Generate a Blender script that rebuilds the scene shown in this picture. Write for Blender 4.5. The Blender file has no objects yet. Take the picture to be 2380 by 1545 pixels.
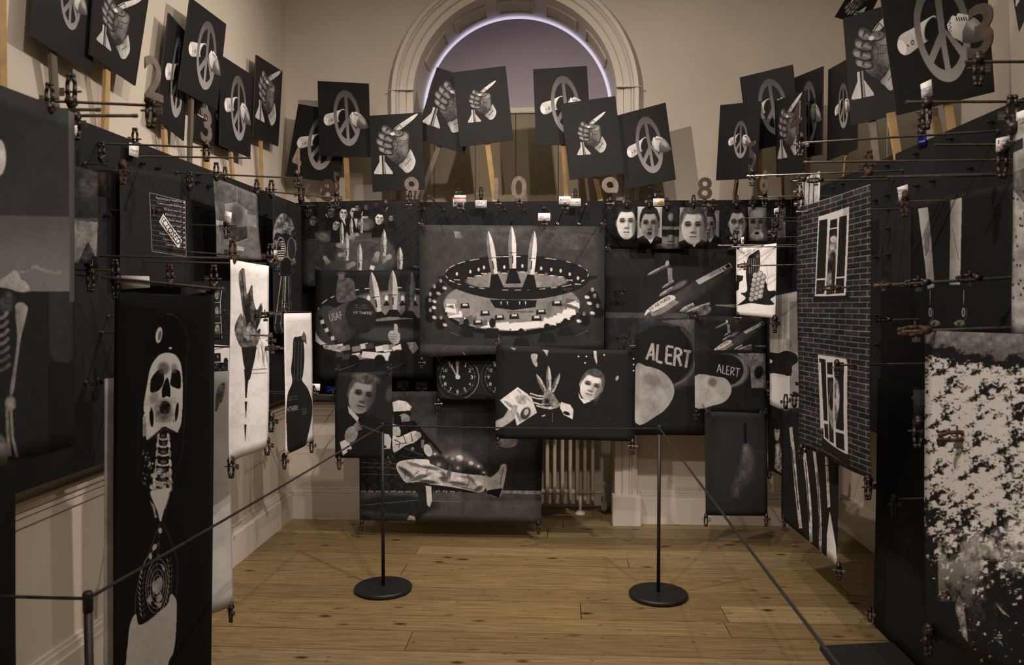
import bpy, bmesh, math, random
import numpy as np
from mathutils import Vector, Matrix
random.seed(7); RS = np.random.RandomState(7)
C = bpy.context.scene.collection
PI = math.pi
# ------------------------------------------------------------------ camera
F = 1850.0; CW, CH = 2380, 1545
EYE = Vector((0, 0, 1.62)); YAW = math.radians(3.09); PITCH = math.radians(-2.09)
cd = bpy.data.cameras.new('camera'); cam = bpy.data.objects.new('camera', cd); C.objects.link(cam)
cam.location = EYE; cam.rotation_euler = (math.radians(90) + PITCH, 0, YAW)
cd.sensor_width = 36; cd.lens = 36 * F / CW; cd.clip_start = 0.05
cd.dof.use_dof = True; cd.dof.focus_distance = 5.2; cd.dof.aperture_fstop = 5.6
bpy.context.scene.camera = cam
R_CAM = Matrix.Rotation(YAW, 3, 'Z') @ Matrix.Rotation(math.radians(90) + PITCH, 3, 'X')
# ------------------------------------------------------------------ world, lights, exposure
sc = bpy.context.scene
w = bpy.data.worlds.new('world'); sc.world = w; w.use_nodes = True
w.node_tree.nodes['Background'].inputs[0].default_value = (0.9, 0.78, 0.62, 1)
w.node_tree.nodes['Background'].inputs[1].default_value = 0.05
sc.view_settings.view_transform = 'Standard'; sc.view_settings.look = 'None'
sc.view_settings.exposure = 0.0; sc.view_settings.gamma = 1.0; sc.view_settings.use_curve_mapping = False
def spot(loc, aim, power, angle, blend, col=(1, .84, .74), size=.035):
    l = bpy.data.lights.new('spot', 'SPOT'); l.energy = power; l.spot_size = math.radians(angle)
    l.spot_blend = blend; l.color = col; l.shadow_soft_size = size
    o = bpy.data.objects.new('spot', l); C.objects.link(o); o.location = loc
    o.rotation_euler = (Vector(aim) - Vector(loc)).to_track_quat('-Z', 'Y').to_euler(); return o
SPOTS = [((1.45, 2.1, 4.15), (-1.3, 5.4, 1.2), 375, 66, .8),
         ((-1.35, 3.3, 4.15), (1.0, 5.7, 1.3), 215, 84, .8),
         ((0.2, 2.2, 4.15), (0.1, 5.2, .6), 150, 80, .8),
         ((1.5, 4.7, 4.2), (-1.9, 3.5, 2.3), 250, 74, .9),
         ((-1.2, 0.7, 4.15), (1.35, 2.7, 1.2), 330, 72, .9),
         ((0.9, 0.4, 4.15), (-1.15, 2.4, 1.4), 230, 84, .9)]
for s in SPOTS: spot(*s)
for (ax, ay, pw) in ((0.0, 0.6, 23), (0.0, 3.6, 21)):       # added soft fill in place of ceiling bounce, no real fixture
    l = bpy.data.lights.new('bounce_fill', 'AREA'); l.shape = 'RECTANGLE'; l.size = 2.6; l.size_y = 2.0; l.energy = pw; l.color = (1, .875, .70)
    o = bpy.data.objects.new('bounce_fill', l); C.objects.link(o); o.location = (ax, ay, 4.55)
# ------------------------------------------------------------------ helpers
def ray(px, py):
    return R_CAM @ Vector(((px - CW / 2) / F, -(py - CH / 2) / F, -1))
def PY(px, py, Y):
    d = ray(px, py); return EYE + d * (Y / d.y)
def PX(px, py, X):
    d = ray(px, py); return EYE + d * (X / d.x)
def PZ(px, py, Z=0):
    d = ray(px, py); return EYE + d * ((Z - EYE.z) / d.z)
def mat(name, col, rough=.6, metal=0, nscale=0, namt=.15, bump=0, spec=.5):
    m = bpy.data.materials.new(name); m.use_nodes = True; nt = m.node_tree
    b = nt.nodes['Principled BSDF']; b.inputs['Roughness'].default_value = rough
    b.inputs['Metallic'].default_value = metal; b.inputs['Base Color'].default_value = (*col, 1)
    b.inputs['Specular IOR Level'].default_value = spec
    if nscale:
        tc = nt.nodes.new('ShaderNodeTexCoord'); n = nt.nodes.new('ShaderNodeTexNoise')
        n.inputs['Scale'].default_value = nscale; n.inputs['Detail'].default_value = 6
        nt.links.new(tc.outputs['Object'], n.inputs['Vector'])
        r = nt.nodes.new('ShaderNodeValToRGB')
        r.color_ramp.elements[0].position = .3; r.color_ramp.elements[1].position = .7
        r.color_ramp.elements[0].color = (*[c * (1 - namt) for c in col], 1)
        r.color_ramp.elements[1].color = (*[min(1, c * (1 + namt)) for c in col], 1)
        nt.links.new(n.outputs['Fac'], r.inputs['Fac']); nt.links.new(r.outputs['Color'], b.inputs['Base Color'])
        if bump:
            bp = nt.nodes.new('ShaderNodeBump'); bp.inputs['Strength'].default_value = bump
            bp.inputs['Distance'].default_value = .004
            nt.links.new(n.outputs['Fac'], bp.inputs['Height']); nt.links.new(bp.outputs['Normal'], b.inputs['Normal'])
    return m
def obj(name, bm, m, parent=None, smooth=False, kind=None):
    me = bpy.data.meshes.new(name); bmesh.ops.recalc_face_normals(bm, faces=bm.faces[:]); bm.to_mesh(me); bm.free()
    me.materials.append(m)
    if smooth:
        for p in me.polygons: p.use_smooth = True
    o = bpy.data.objects.new(name, me); C.objects.link(o)
    if parent: o.parent = parent
    if kind: o['kind'] = kind
    return o
def origin_to(o, loc):
    loc = Vector(loc)
    o.data.transform(Matrix.Translation(-loc)); o.location = loc; return o
def thing(name, label, cat, loc=(0, 0, 0), group=None, rot=None):
    o = bpy.data.objects.new(name, None); C.objects.link(o); o.location = loc; o.empty_display_size = .05
    if rot: o.rotation_euler = rot
    o['label'] = label; o['category'] = cat
    if group: o['group'] = group
    return o
def tag(o, label, cat, group=None):
    o['label'] = label; o['category'] = cat
    if group: o['group'] = group
    return o
def copy_tree(o, parent=None):
    c = o.copy(); C.objects.link(c); c.parent = parent
    for ch in list(o.children): copy_tree(ch, c)
    return c
def box(bm, x0, x1, y0, y1, z0, z1, bev=0):
    r = bmesh.ops.create_cube(bm, size=1)
    vs = r['verts']
    for v in vs:
        v.co = Vector(((x0 + x1) / 2 + v.co.x * (x1 - x0), (y0 + y1) / 2 + v.co.y * (y1 - y0), (z0 + z1) / 2 + v.co.z * (z1 - z0)))
    if bev:
        es = list({e for v in vs for e in v.link_edges})
        bmesh.ops.bevel(bm, geom=es, offset=bev, segments=2, affect='EDGES', profile=.6)
def tube(bm, a, b, r, n=10, r2=None):
    a = Vector(a); b = Vector(b); d = b - a
    if d.length < 1e-6: return
    q = d.to_track_quat('Z', 'Y'); r2 = r if r2 is None else r2
    A = []; B = []
    for k in range(n):
        t = 2 * PI * k / n; u = q @ Vector((math.cos(t), math.sin(t), 0))
        A.append(bm.verts.new(a + u * r)); B.append(bm.verts.new(b + u * r2))
    for k in range(n):
        bm.faces.new((A[k], A[(k + 1) % n], B[(k + 1) % n], B[k]))
    bm.faces.new(A[::-1]); bm.faces.new(B)
def bar(bm, a, b, wx, wy, up=(0, 1, 0)):
    a = Vector(a); b = Vector(b); d = (b - a).normalized(); u = Vector(up); s = d.cross(u).normalized(); u = s.cross(d)
    vs = []
    for p in (a, b):
        for sx, sy in ((-1, -1), (1, -1), (1, 1), (-1, 1)):
            vs.append(bm.verts.new(p + s * sx * wx / 2 + u * sy * wy / 2))
    for f in ((0, 1, 2, 3), (7, 6, 5, 4), (0, 4, 5, 1), (1, 5, 6, 2), (2, 6, 7, 3), (3, 7, 4, 0)):
        bm.faces.new([vs[i] for i in f])
def lathe(bm, prof, n=40, c=(0, 0, 0)):
    rings = []
    for r, z in prof:
        rings.append([bm.verts.new((c[0] + r * math.cos(2 * PI * k / n), c[1] + r * math.sin(2 * PI * k / n), c[2] + z)) for k in range(n)])
    for i in range(len(rings) - 1):
        for k in range(n):
            bm.faces.new((rings[i][k], rings[i][(k + 1) % n], rings[i + 1][(k + 1) % n], rings[i + 1][k]))
    bm.faces.new(rings[0][::-1]); bm.faces.new(rings[-1])
# ------------------------------------------------------------------ print painter (draws flat artwork into an image)
def fractal(n=512):
    out = np.zeros((n, n))
    for o, a in ((4, 1), (8, .8), (16, .6), (32, .45), (64, .35), (128, .28), (256, .2)):
        g = RS.rand(o, o); x = np.arange(n) * o / n; i = x.astype(int); f = x - i; f = f * f * (3 - 2 * f)
        gx = g[i % o][:, i % o], g[(i + 1) % o][:, i % o], g[i % o][:, (i + 1) % o], g[(i + 1) % o][:, (i + 1) % o]
        fy = f[:, None]; fx = f[None, :]
        out += a * ((gx[0] * (1 - fy) + gx[1] * fy) * (1 - fx) + (gx[2] * (1 - fy) + gx[3] * fy) * fx)
    out = (out - out.mean()) / out.std(); return out
NF = fractal()
_tt = {}
def text_tris(s):
    if s not in _tt:
        cu = bpy.data.curves.new('t', 'FONT'); cu.body = s; cu.resolution_u = 3
        o = bpy.data.objects.new('t', cu); me = bpy.data.meshes.new_from_object(o)
        me.calc_loop_triangles(); v = np.array([p.co[:2] for p in me.vertices]) if len(me.vertices) else np.zeros((0, 2))
        t = [v[list(q.vertices)] for q in me.loop_triangles]
        bpy.data.objects.remove(o); bpy.data.curves.remove(cu); bpy.data.meshes.remove(me)
        xs = v[:, 0].max() if len(v) else 1
        _tt[s] = (t, xs)
    return _tt[s]
class Print:
    def __init__(s, corners, base=.2, res=1.25, size=None):
        s.c = np.array(corners, float); TL, TR, BR, BL = s.c
        wd = max(np.hypot(*(TR - TL)), np.hypot(*(BR - BL))); hg = max(np.hypot(*(BL - TL)), np.hypot(*(BR - TR)))
        s.W, s.H = size if size else (max(24, int(wd * res)), max(24, int(hg * res)))
        src = [(0, 0), (s.W, 0), (s.W, s.H), (0, s.H)]; A = []; b = []
        for (u, v), (x, y) in zip(src, s.c):
            A.append([u, v, 1, 0, 0, 0, -u * x, -v * x]); b.append(x)
            A.append([0, 0, 0, u, v, 1, -u * y, -v * y]); b.append(y)
        h = np.append(np.linalg.solve(np.array(A), np.array(b)), 1).reshape(3, 3); s.h = h; s.hi = np.linalg.inv(h)
        U, V = np.meshgrid(np.arange(s.W) + .5, np.arange(s.H) + .5); s.U = U; s.V = V
        D = h[2, 0] * U + h[2, 1] * V + 1
        s.X = (h[0, 0] * U + h[0, 1] * V + h[0, 2]) / D; s.Y = (h[1, 0] * U + h[1, 1] * V + h[1, 2]) / D
        s.g = np.full((s.H, s.W, 3), float(base)) if np.isscalar(base) else np.ones((s.H, s.W, 3)) * np.array(base)
        s.z = (0, 0, 1)
    def zoom(s, ox, oy, k): s.z = (ox, oy, k); return s
    def _p(s, pts):
        p = np.array(pts, float); return p / s.z[2] + np.array(s.z[:2])
    def _sl(s, p, pad=2):
        q = np.c_[p, np.ones(len(p))] @ s.hi.T; q = q[:, :2] / q[:, 2:]
        x0, y0 = np.floor(q.min(0) - pad).astype(int); x1, y1 = np.ceil(q.max(0) + pad).astype(int)
        x0 = max(0, x0); y0 = max(0, y0); x1 = min(s.W, x1); y1 = min(s.H, y1)
        if x1 <= x0 or y1 <= y0: return None
        return (slice(y0, y1), slice(x0, x1))
    def _n(s, sl, sc=1.0, seed=0):
        return NF[((s.Y[sl] * sc * 2 + 37 * seed) % 512).astype(int), ((s.X[sl] * sc * 2 + 91 * seed) % 512).astype(int)]
    def _put(s, sl, m, v, n=0, ns=3.0, grad=None, a=1.0):
        val = np.ones(m.shape) * (v if np.isscalar(v) else 0)
        col = None if np.isscalar(v) else np.array(v, float)
        if grad:                     # (dx, dy, amount) across the slice
            gx, gy, am = grad; X = s.X[sl]; Y = s.Y[sl]
            t = gx * (X - X.mean()) / (np.ptp(X) + 1e-6) + gy * (Y - Y.mean()) / (np.ptp(Y) + 1e-6); val = val + am * t * 2
        if n: val = val + .6 * n * np.clip(s._n(sl, ns), -2, 2)
        m = (m * a)[..., None]
        src = val[..., None] + (0 if col is None else col)
        s.g[sl] = s.g[sl] * (1 - m) + np.clip(src, .02, 1) * m
    def poly(s, pts, v, sm=None, **k):
        p = s._p(pts)
        if (len(pts) >= 7) if sm is None else sm:       # smooth outline through the points
            a, b, c, d = np.roll(p, 1, 0), p, np.roll(p, -1, 0), np.roll(p, -2, 0)
            p = np.stack([b + .5 * (u * (c - a) + u * u * (2 * a - 5 * b + 4 * c - d) + u ** 3 * (3 * b - a - 3 * c + d)) * 1.0 for u in (0, .25, .5, .75)], 1).reshape(-1, 2)
        sl = s._sl(p)
        if sl is None: return s
        X = s.X[sl]; Y = s.Y[sl]; ins = np.zeros(X.shape, bool)
        for (x0, y0), (x1, y1) in zip(p, np.roll(p, -1, 0)):
            if y0 == y1: continue
            c = ((y0 > Y) != (y1 > Y)) & (X < (x1 - x0) * (Y - y0) / (y1 - y0) + x0); ins ^= c
        s._put(sl, ins.astype(float), v, **k); return s
    def ell(s, cx, cy, rx, ry, v, ang=0, soft=.06, ring=None, **k):
        c = s._p([(cx, cy)])[0]; rx /= s.z[2]; ry /= s.z[2]; R = max(rx, ry) * (1 + soft) * 1.05
        sl = s._sl(np.array([c + (-R, -R), c + (R, -R), c + (R, R), c + (-R, R)]))
        if sl is None: return s
        ca, sa = math.cos(math.radians(ang)), math.sin(math.radians(ang))
        dx = s.X[sl] - c[0]; dy = s.Y[sl] - c[1]
        r = np.hypot((dx * ca + dy * sa) / rx, (-dx * sa + dy * ca) / ry)
        soft = max(soft, .5 / min(rx, ry))
        m = np.clip((1 + soft / 2 - r) / soft, 0, 1)
        if ring: m = m * np.clip((r - (1 - ring) + soft / 2) / soft, 0, 1)
        s._put(sl, m * m * (3 - 2 * m), v, **k); return s
    def line(s, pts, wd, v, dash=None, **k):
        p = s._p(pts); wd = max(wd / s.z[2], .9)
        acc = 0
        for a, b in zip(p[:-1], p[1:]):
            L = np.hypot(*(b - a)) + 1e-6; d = (b - a) / L; nrm = np.array((-d[1], d[0])) * wd / 2
            if dash is None or int(acc / dash) % 2 == 0:
                z = s.z; s.z = (0, 0, 1); s.poly([a + nrm, b + nrm, b - nrm, a - nrm], v, **k); s.z = z
            acc += L
        return s
    def arc(s, cx, cy, rx, ry, a0, a1, wd, v, ang=0, **k):
        n = max(8, int(abs(a1 - a0) / 5)); ca, sa = math.cos(math.radians(ang)), math.sin(math.radians(ang)); P = []
        for i in range(n + 1):
            t = math.radians(a0 + (a1 - a0) * i / n); x = rx * math.cos(t); y = ry * math.sin(t)
            P.append((cx + x * ca - y * sa, cy + x * sa + y * ca))
        return s.line(P, wd, v, **k)
    def text(s, t, x, y, h, v, ang=0, sx=1.0, shear=0, width=None, **k):
        tr, tw = text_tris(t); ca, sa = math.cos(math.radians(ang)), math.sin(math.radians(ang)); h = h / .72
        fx = sx if width is None else width / (tw * h)
        for q in tr:
            X = q[:, 0] * h * fx; Y = -q[:, 1] * h; Y = Y + shear * X
            s.poly(np.c_[x + X * ca - Y * sa, y + X * sa + Y * ca], v, **k)
        return s
    def noise(s, amt, sc=1.0, seed=0):
        s.g += amt * s._n((slice(0, s.H), slice(0, s.W)), sc, seed)[..., None]; return s
    def rocket(s, tip, base, wd, v=.72, fin=None):
        t = np.array(tip, float); b = np.array(base, float); L = np.hypot(*(b - t)); d = (b - t) / L; nn = np.array((-d[1], d[0]))
        prof = [(0, 0), (.06, .3), (.16, .62), (.3, .88), (.42, 1), (.62, .98), (1, .8)]
        l = [t + d * L * a + nn * wd / 2 * q for a, q in prof]; r = [t + d * L * a - nn * wd / 2 * q for a, q in prof]
        s.poly(l + r[::-1], v, sm=0, n=.05, ns=2)
        m = [t + d * L * a + nn * wd / 2 * q * .1 for a, q in prof]; s.poly(l + m[::-1], v * .62, sm=0, n=.05, ns=2)
        j = t + d * L * .6; s.line([j - nn * wd * .48, j + nn * wd * .48], wd * .06, .2)
        s.line([t + d * L * .66, t + d * L * .84], wd * .12, .2)
        if fin:
            f = t + d * L * .95; e = t + d * L * (1 + fin)
            s.poly([f - nn * wd * .4, f + nn * wd * .4, e + nn * wd * .95, e + nn * wd * .3, e - nn * wd * .3, e - nn * wd * .95], .12)
        return s
    def face(s, cx, cy, w_, h_, v=.6, ang=0, hair=.16, beard=0, glass=0, cap=0, lookx=0, bald=0, mouth=0):
        ca, sa = math.cos(math.radians(ang)), math.sin(math.radians(ang))
        def P(u, q): return (cx + (u * ca * w_ - q * sa * h_), cy + (u * sa * w_ + q * ca * h_))
        if not bald: s.ell(*P(0, -.12), w_ * .56, h_ * .5, hair, ang, .08, n=.03)
        s.ell(*P(-.5, .02), w_ * .07, h_ * .11, v * .7, ang); s.ell(*P(.5, .02), w_ * .07, h_ * .11, v * .6, ang)
        s.ell(*P(0, .05), w_ * .48, h_ * (.5 if bald else .46), v, ang, .1, n=.04, ns=2, grad=(-.5, -.2, .12))
        s.ell(*P(0, -.27), w_ * .34, h_ * .13, min(1, v * 1.15), ang, .9, a=.7)
        if not bald: s.ell(*P(0, -.45), w_ * .42, h_ * .12, hair, ang, .35, n=.04, ns=8)
        for e in (-.21, .21):
            x = e + lookx; s.ell(*P(x, -.06), w_ * .15, h_ * .07, v * .45, ang, .9, a=.9)
            s.line([P(x - .12, -.12), P(x + .1, -.135)], h_ * .028, v * .38)
            s.line([P(x - .09, -.045), P(x + .08, -.045)], h_ * .03, .1)
            if glass: s.ell(*P(x, -.05), w_ * .17, h_ * .09, .12, ang, .1, ring=.2)
        s.ell(*P(.1 + lookx, .1), w_ * .07, h_ * .14, v * .68, ang, .9, a=.6)
        s.ell(*P(lookx, .17), w_ * .13, h_ * .035, v * .5, ang, .7, a=.8)
        if mouth: s.ell(*P(lookx, .31), w_ * .13, h_ * .06, .12, ang, .4)
        else: s.line([P(lookx - .16, .29), P(lookx + .16, .29)], h_ * .03, v * .4)
        s.ell(*P(lookx, .36), w_ * .14, h_ * .04, v * .8, ang, .9, a=.6)
        s.ell(*P(.4, .15), w_ * .14, h_ * .35, v * .5, ang, .9, a=.6)
        if beard:
            s.ell(*P(0, .38), w_ * .36, h_ * .15, beard, ang, .4, n=.06, ns=6); s.ell(*P(0, .22), w_ * .25, h_ * .05, beard * .9, ang, .5, n=.06, ns=6)
            s.ell(*P(0, .3), w_ * .12, h_ * .04, .15, ang, .4)
        if cap:
            s.poly([P(-.55, -.15), P(-.6, -.5), P(-.3, -.68), P(.35, -.68), P(.6, -.5), P(.55, -.15)], .15)
            s.poly([P(-.56, -.28), P(.56, -.28), P(.56, -.2), P(-.56, -.2)], .45, n=.08, ns=8); s.ell(*P(0, -.13), w_ * .5, h_ * .07, .1, ang)
            s.ell(*P(0, -.48), w_ * .10, h_ * .08, .42, ang, .3, n=.1, ns=8)
        return s
    def hand(s, cx, cy, r, v=.65, ang=0, n=4):
        ca, sa = math.cos(math.radians(ang)), math.sin(math.radians(ang))
        s.ell(cx, cy, r * .6, r * .45, v, ang, .15, n=.04)
        for i in range(n):
            q = (i - (n - 1) / 2) * .26
            s.ell(cx + r * (.8 * ca - q * sa), cy + r * (.8 * sa + q * ca), r * .5, r * .12, v * (1 - .06 * i), ang + q * 25, .2)
        return s
    def image(s, name):
        g = np.where(s.g < .2, s.g * .62, .124 + (s.g - .2) * 1.30); g = np.clip(g, 0.02, .93)
        k = g.copy(); k[1:-1, 1:-1] = (g[1:-1, 1:-1] * 4 + g[:-2, 1:-1] + g[2:, 1:-1] + g[1:-1, :-2] + g[1:-1, 2:]) / 8
        im = bpy.data.images.new(name, s.W, s.H); px = np.ones((s.H, s.W, 4), np.float32); px[..., :3] = k[::-1]
        im.pixels.foreach_set(px.ravel()); im.update(); im.pack(); return im
def print_mat(name, im, rough=.7, tint=(1, 1, 1), back=None, gain=1.0):
    m = bpy.data.materials.new(name); m.use_nodes = True; nt = m.node_tree; b = nt.nodes['Principled BSDF']
    t = nt.nodes.new('ShaderNodeTexImage'); t.image = im; t.extension = 'EXTEND'
    b.inputs['Roughness'].default_value = rough; b.inputs['Specular IOR Level'].default_value = .2
    mx = nt.nodes.new('ShaderNodeMix'); mx.data_type = 'RGBA'; mx.blend_type = 'MULTIPLY'; mx.inputs[0].default_value = 1
    mx.inputs[7].default_value = (tint[0] * gain, tint[1] * gain, tint[2] * gain, 1); nt.links.new(t.outputs[0], mx.inputs[6])
    nt.links.new(mx.outputs[2], b.inputs['Base Color'])
    return m
def sheet(name, label, cat, prt, depths, amp=.006, sag=0, group=None, planeX=None, nx=14, ny=18, ph=None, gain=1.0, rough=.7):
    """hanging sheet: prt.c are its corners in the photograph, depths its distance at left and right edge (or 4 values)"""
    if planeX is not None: W = [PX(x, y, planeX) for x, y in prt.c]
    else:
        if np.isscalar(depths): depths = (depths,) * 4
        if len(depths) == 2: depths = (depths[0], depths[1], depths[1], depths[0])
        W = [PY(x, y, d) for (x, y), d in zip(prt.c, depths)]
    TL, TR, BR, BL = W
    nrm = (TR - TL).cross(BL - TL).normalized()
    if nrm.dot(EYE - TL) < 0: nrm = -nrm
    ph = random.random() * 6 if ph is None else ph
    bm = bmesh.new(); uvl = bm.loops.layers.uv.new('uv'); V = []
    for j in range(ny + 1):
        row = []
        for i in range(nx + 1):
            u = i / nx; v = j / ny
            p = (TL * (1 - u) + TR * u) * (1 - v) + (BL * (1 - u) + BR * u) * v
            e = math.sin(u * 7 + ph + v * 1.5) * .6 + math.sin(u * 3.1 - v * 5 + ph * 2) * .5
            p = p + nrm * amp * e * (0.35 + .65 * v)
            p.z -= sag * 4 * u * (1 - u) * (1 - v) ** 2
            row.append((bm.verts.new(p), (u, 1 - v)))
        V.append(row)
    for j in range(ny):
        for i in range(nx):
            q = (V[j][i], V[j][i + 1], V[j + 1][i + 1], V[j + 1][i]); f = bm.faces.new([a[0] for a in q])
            for l, a in zip(f.loops, q): l[uvl].uv = a[1]
    ctr = (TL + TR) / 2
    m = print_mat(name + '_print', prt.image(name), gain=gain, rough=rough)
    o = obj(name, bm, m, smooth=True); origin_to(o, ctr)
    so = o.modifiers.new('thickness', 'SOLIDIFY'); so.thickness = .002
    tag(o, label, cat, group); return o, W
# ------------------------------------------------------------------ materials
M = {}
M['wall'] = mat('wall_paint', (.62, .565, .485), .75, nscale=3, namt=.04, bump=.1)
M['trim'] = mat('trim_paint', (.66, .61, .54), .5, nscale=4, namt=.03)
M['black'] = mat('black_board', (.012, .012, .014), .8, nscale=6, namt=.2, spec=.25)
M['iron'] = mat('dark_iron', (.06, .05, .045), .45, .8, nscale=60, namt=.4)
M['rust'] = mat('rusty_iron', (.075, .036, .022), .7, .4, nscale=80, namt=.4)
M['steel'] = mat('rod_steel', (.22, .20, .18), .35, .9, nscale=90, namt=.3)
M['post'] = mat('barrier_black', (.012, .012, .013), .5, nscale=40, namt=.2, spec=.4)
M['rope'] = mat('rope_black', (.015, .015, .016), .9)
M['stick'] = mat('pine_stick', (.46, .31, .14), .6, nscale=14, namt=.2)
M['greystick'] = mat('weathered_stick', (.13, .115, .08), .7, nscale=14, namt=.2)
M['radiator'] = mat('radiator_paint', (.60, .55, .45), .4)
M['blind'] = mat('window_blind', (.52, .47, .47), .8)
def _blind():
    m = M['blind']; nt = m.node_tree; b = nt.nodes['Principled BSDF']; tr = nt.nodes.new('ShaderNodeBsdfTranslucent'); tr.inputs[0].default_value = (.55, .50, .52, 1)
    mx = nt.nodes.new('ShaderNodeMixShader'); mx.inputs[0].default_value = .3
    nt.links.new(b.outputs[0], mx.inputs[1]); nt.links.new(tr.outputs[0], mx.inputs[2]); nt.links.new(mx.outputs[0], nt.nodes['Material Output'].inputs[0])
_blind()
M['shutter'] = mat('shutter_board', (.33, .28, .19), .7, nscale=5, namt=.05)
M['tin'] = mat('numeral_tin', (.15, .12, .10), .5, .35, nscale=30, namt=.35)
M['rusttin'] = mat('numeral_rust', (.055, .038, .030), .6, .3, nscale=40, namt=.4)
M['mat'] = mat('floor_mat', (.007, .007, .008), .9, nscale=50, namt=.3)
def wood_floor():
    ms = []
    for k, (c, s) in enumerate((((.275, .202, .092), 1), ((.34, .26, .13), 1), ((.24, .172, .08), 1), ((.30, .228, .12), 1))):
        m = bpy.data.materials.new('pine_floor'); m.use_nodes = True; nt = m.node_tree; b = nt.nodes['Principled BSDF']
        tc = nt.nodes.new('ShaderNodeTexCoord'); mp = nt.nodes.new('ShaderNodeMapping'); mp.inputs['Scale'].default_value = (1.2, 14, 1)
        mp.inputs['Location'].default_value = (k * 3.1, k * 1.7, 0)
        n = nt.nodes.new('ShaderNodeTexNoise'); n.inputs['Scale'].default_value = 4; n.inputs['Detail'].default_value = 8; n.inputs['Distortion'].default_value = .6
        r = nt.nodes.new('ShaderNodeValToRGB'); e = r.color_ramp.elements; e[0].position = .32; e[1].position = .72
        e[0].color = (c[0] * .62, c[1] * .60, c[2] * .58, 1); e[1].color = (c[0] * 1.12, c[1] * 1.12, c[2] * 1.1, 1)
        nt.links.new(tc.outputs['Object'], mp.inputs[0]); nt.links.new(mp.outputs[0], n.inputs['Vector']); nt.links.new(n.outputs['Fac'], r.inputs[0])
        mp2 = nt.nodes.new('ShaderNodeMapping'); mp2.inputs['Scale'].default_value = (3.4, 7.5, 1); mp2.inputs['Location'].default_value = (k * 5.3, 0, 0)
        vo = nt.nodes.new('ShaderNodeTexVoronoi'); vo.inputs['Scale'].default_value = 1.0
        kr = nt.nodes.new('ShaderNodeValToRGB'); kr.color_ramp.elements[0].position = .06; kr.color_ramp.elements[1].position = .16
        kr.color_ramp.elements[0].color = (.16, .13, .1, 1); kr.color_ramp.elements[1].color = (1, 1, 1, 1)
        nt.links.new(tc.outputs['Object'], mp2.inputs[0]); nt.links.new(mp2.outputs[0], vo.inputs['Vector']); nt.links.new(vo.outputs['Distance'], kr.inputs[0])
        mp3 = nt.nodes.new('ShaderNodeMapping'); mp3.inputs['Scale'].default_value = (9.0, 17, 1); mp3.inputs['Location'].default_value = (k * 2.3, .4, 0)
        v3 = nt.nodes.new('ShaderNodeTexVoronoi'); v3.inputs['Scale'].default_value = 1.0; k3 = nt.nodes.new('ShaderNodeValToRGB')
        k3.color_ramp.elements[0].position = .05; k3.color_ramp.elements[1].position = .13; k3.color_ramp.elements[0].color = (.35, .3, .25, 1); k3.color_ramp.elements[1].color = (1, 1, 1, 1)
        nt.links.new(tc.outputs['Object'], mp3.inputs[0]); nt.links.new(mp3.outputs[0], v3.inputs['Vector']); nt.links.new(v3.outputs['Distance'], k3.inputs[0])
        m3 = nt.nodes.new('ShaderNodeMix'); m3.data_type = 'RGBA'; m3.blend_type = 'MULTIPLY'; m3.inputs[0].default_value = 1
        nt.links.new(r.outputs[0], m3.inputs[6]); nt.links.new(k3.outputs[0], m3.inputs[7]); r = m3; r_out = m3.outputs[2]
        mx = nt.nodes.new('ShaderNodeMix'); mx.data_type = 'RGBA'; mx.blend_type = 'MULTIPLY'; mx.inputs[0].default_value = 1
        nt.links.new(r_out, mx.inputs[6]); nt.links.new(kr.outputs[0], mx.inputs[7]); nt.links.new(mx.outputs[2], b.inputs['Base Color'])
        b.inputs['Roughness'].default_value = .5; b.inputs['Specular IOR Level'].default_value = .3
        ms.append(m)
    return ms
# ------------------------------------------------------------------ the room
XL, XR, YB, YN, ZC = -2.0, 2.1, 5.87, -1.6, 4.6
WX0, WX1, ZS = PY(962, 400, YB).x, PY(1432, 400, YB).x, PY(1197, 225, YB).z       # window recess
WC = (WX0 + WX1) / 2; WR = (WX1 - WX0) / 2; YR = 6.32
bm = bmesh.new(); box(bm, XL - .1, XR + .1, YN, YR + .2, -.12, -.03); floor = obj('floor', bm, M['post'], kind='structure')
FL = wood_floor()
edges = [6.45, 6.30, 6.12, 5.92, 5.72, 5.48, 5.22, 5.05, 4.87, 4.65, 4.46, 4.275, 4.05, 3.86, 3.63]
while edges[-1] > YN: edges.append(edges[-1] - random.choice((.19, .2, .22, .17)))
cuts = {(5.22, 5.05): [-.9], (4.87, 4.65): [PZ(935, 1330).x], (5.05, 4.87): [PZ(1455, 1290).x], (4.275, 4.05): [PZ(1350, 1420).x, PZ(1680, 1420).x],
        (4.05, 3.86): [PZ(1690, 1460).x], (3.63,): []}
k = 0
for a, b in zip(edges[:-1], edges[1:]):
    xs = [XL - .02] + sorted(cuts.get((a, b), [random.uniform(-1.6, 1.8)] if random.random() < .6 else [])) + [XR + .02]
    for x0, x1 in zip(xs[:-1], xs[1:]):
        bm = bmesh.new(); g = .0028 + random.random() * .002; dz = random.uniform(-.0012, .0012)
        box(bm, x0 + .002, x1 - .002, b + g, a - g, -.03, dz, .0015)
        o = obj('plank', bm, FL[RS.randint(4)], floor)
        rx, ry = random.uniform(-3, 3), random.uniform(-3, 3)
        o.data.transform(Matrix.Translation((rx, ry, 0))); o.location = (-rx, -ry, 0)
def arch_pts(r, n=40, z=None):
    z = ZS if z is None else z
    return [(WC + r * math.cos(PI - PI * i / n), z + r * math.sin(PI - PI * i / n)) for i in range(n + 1)]
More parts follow.
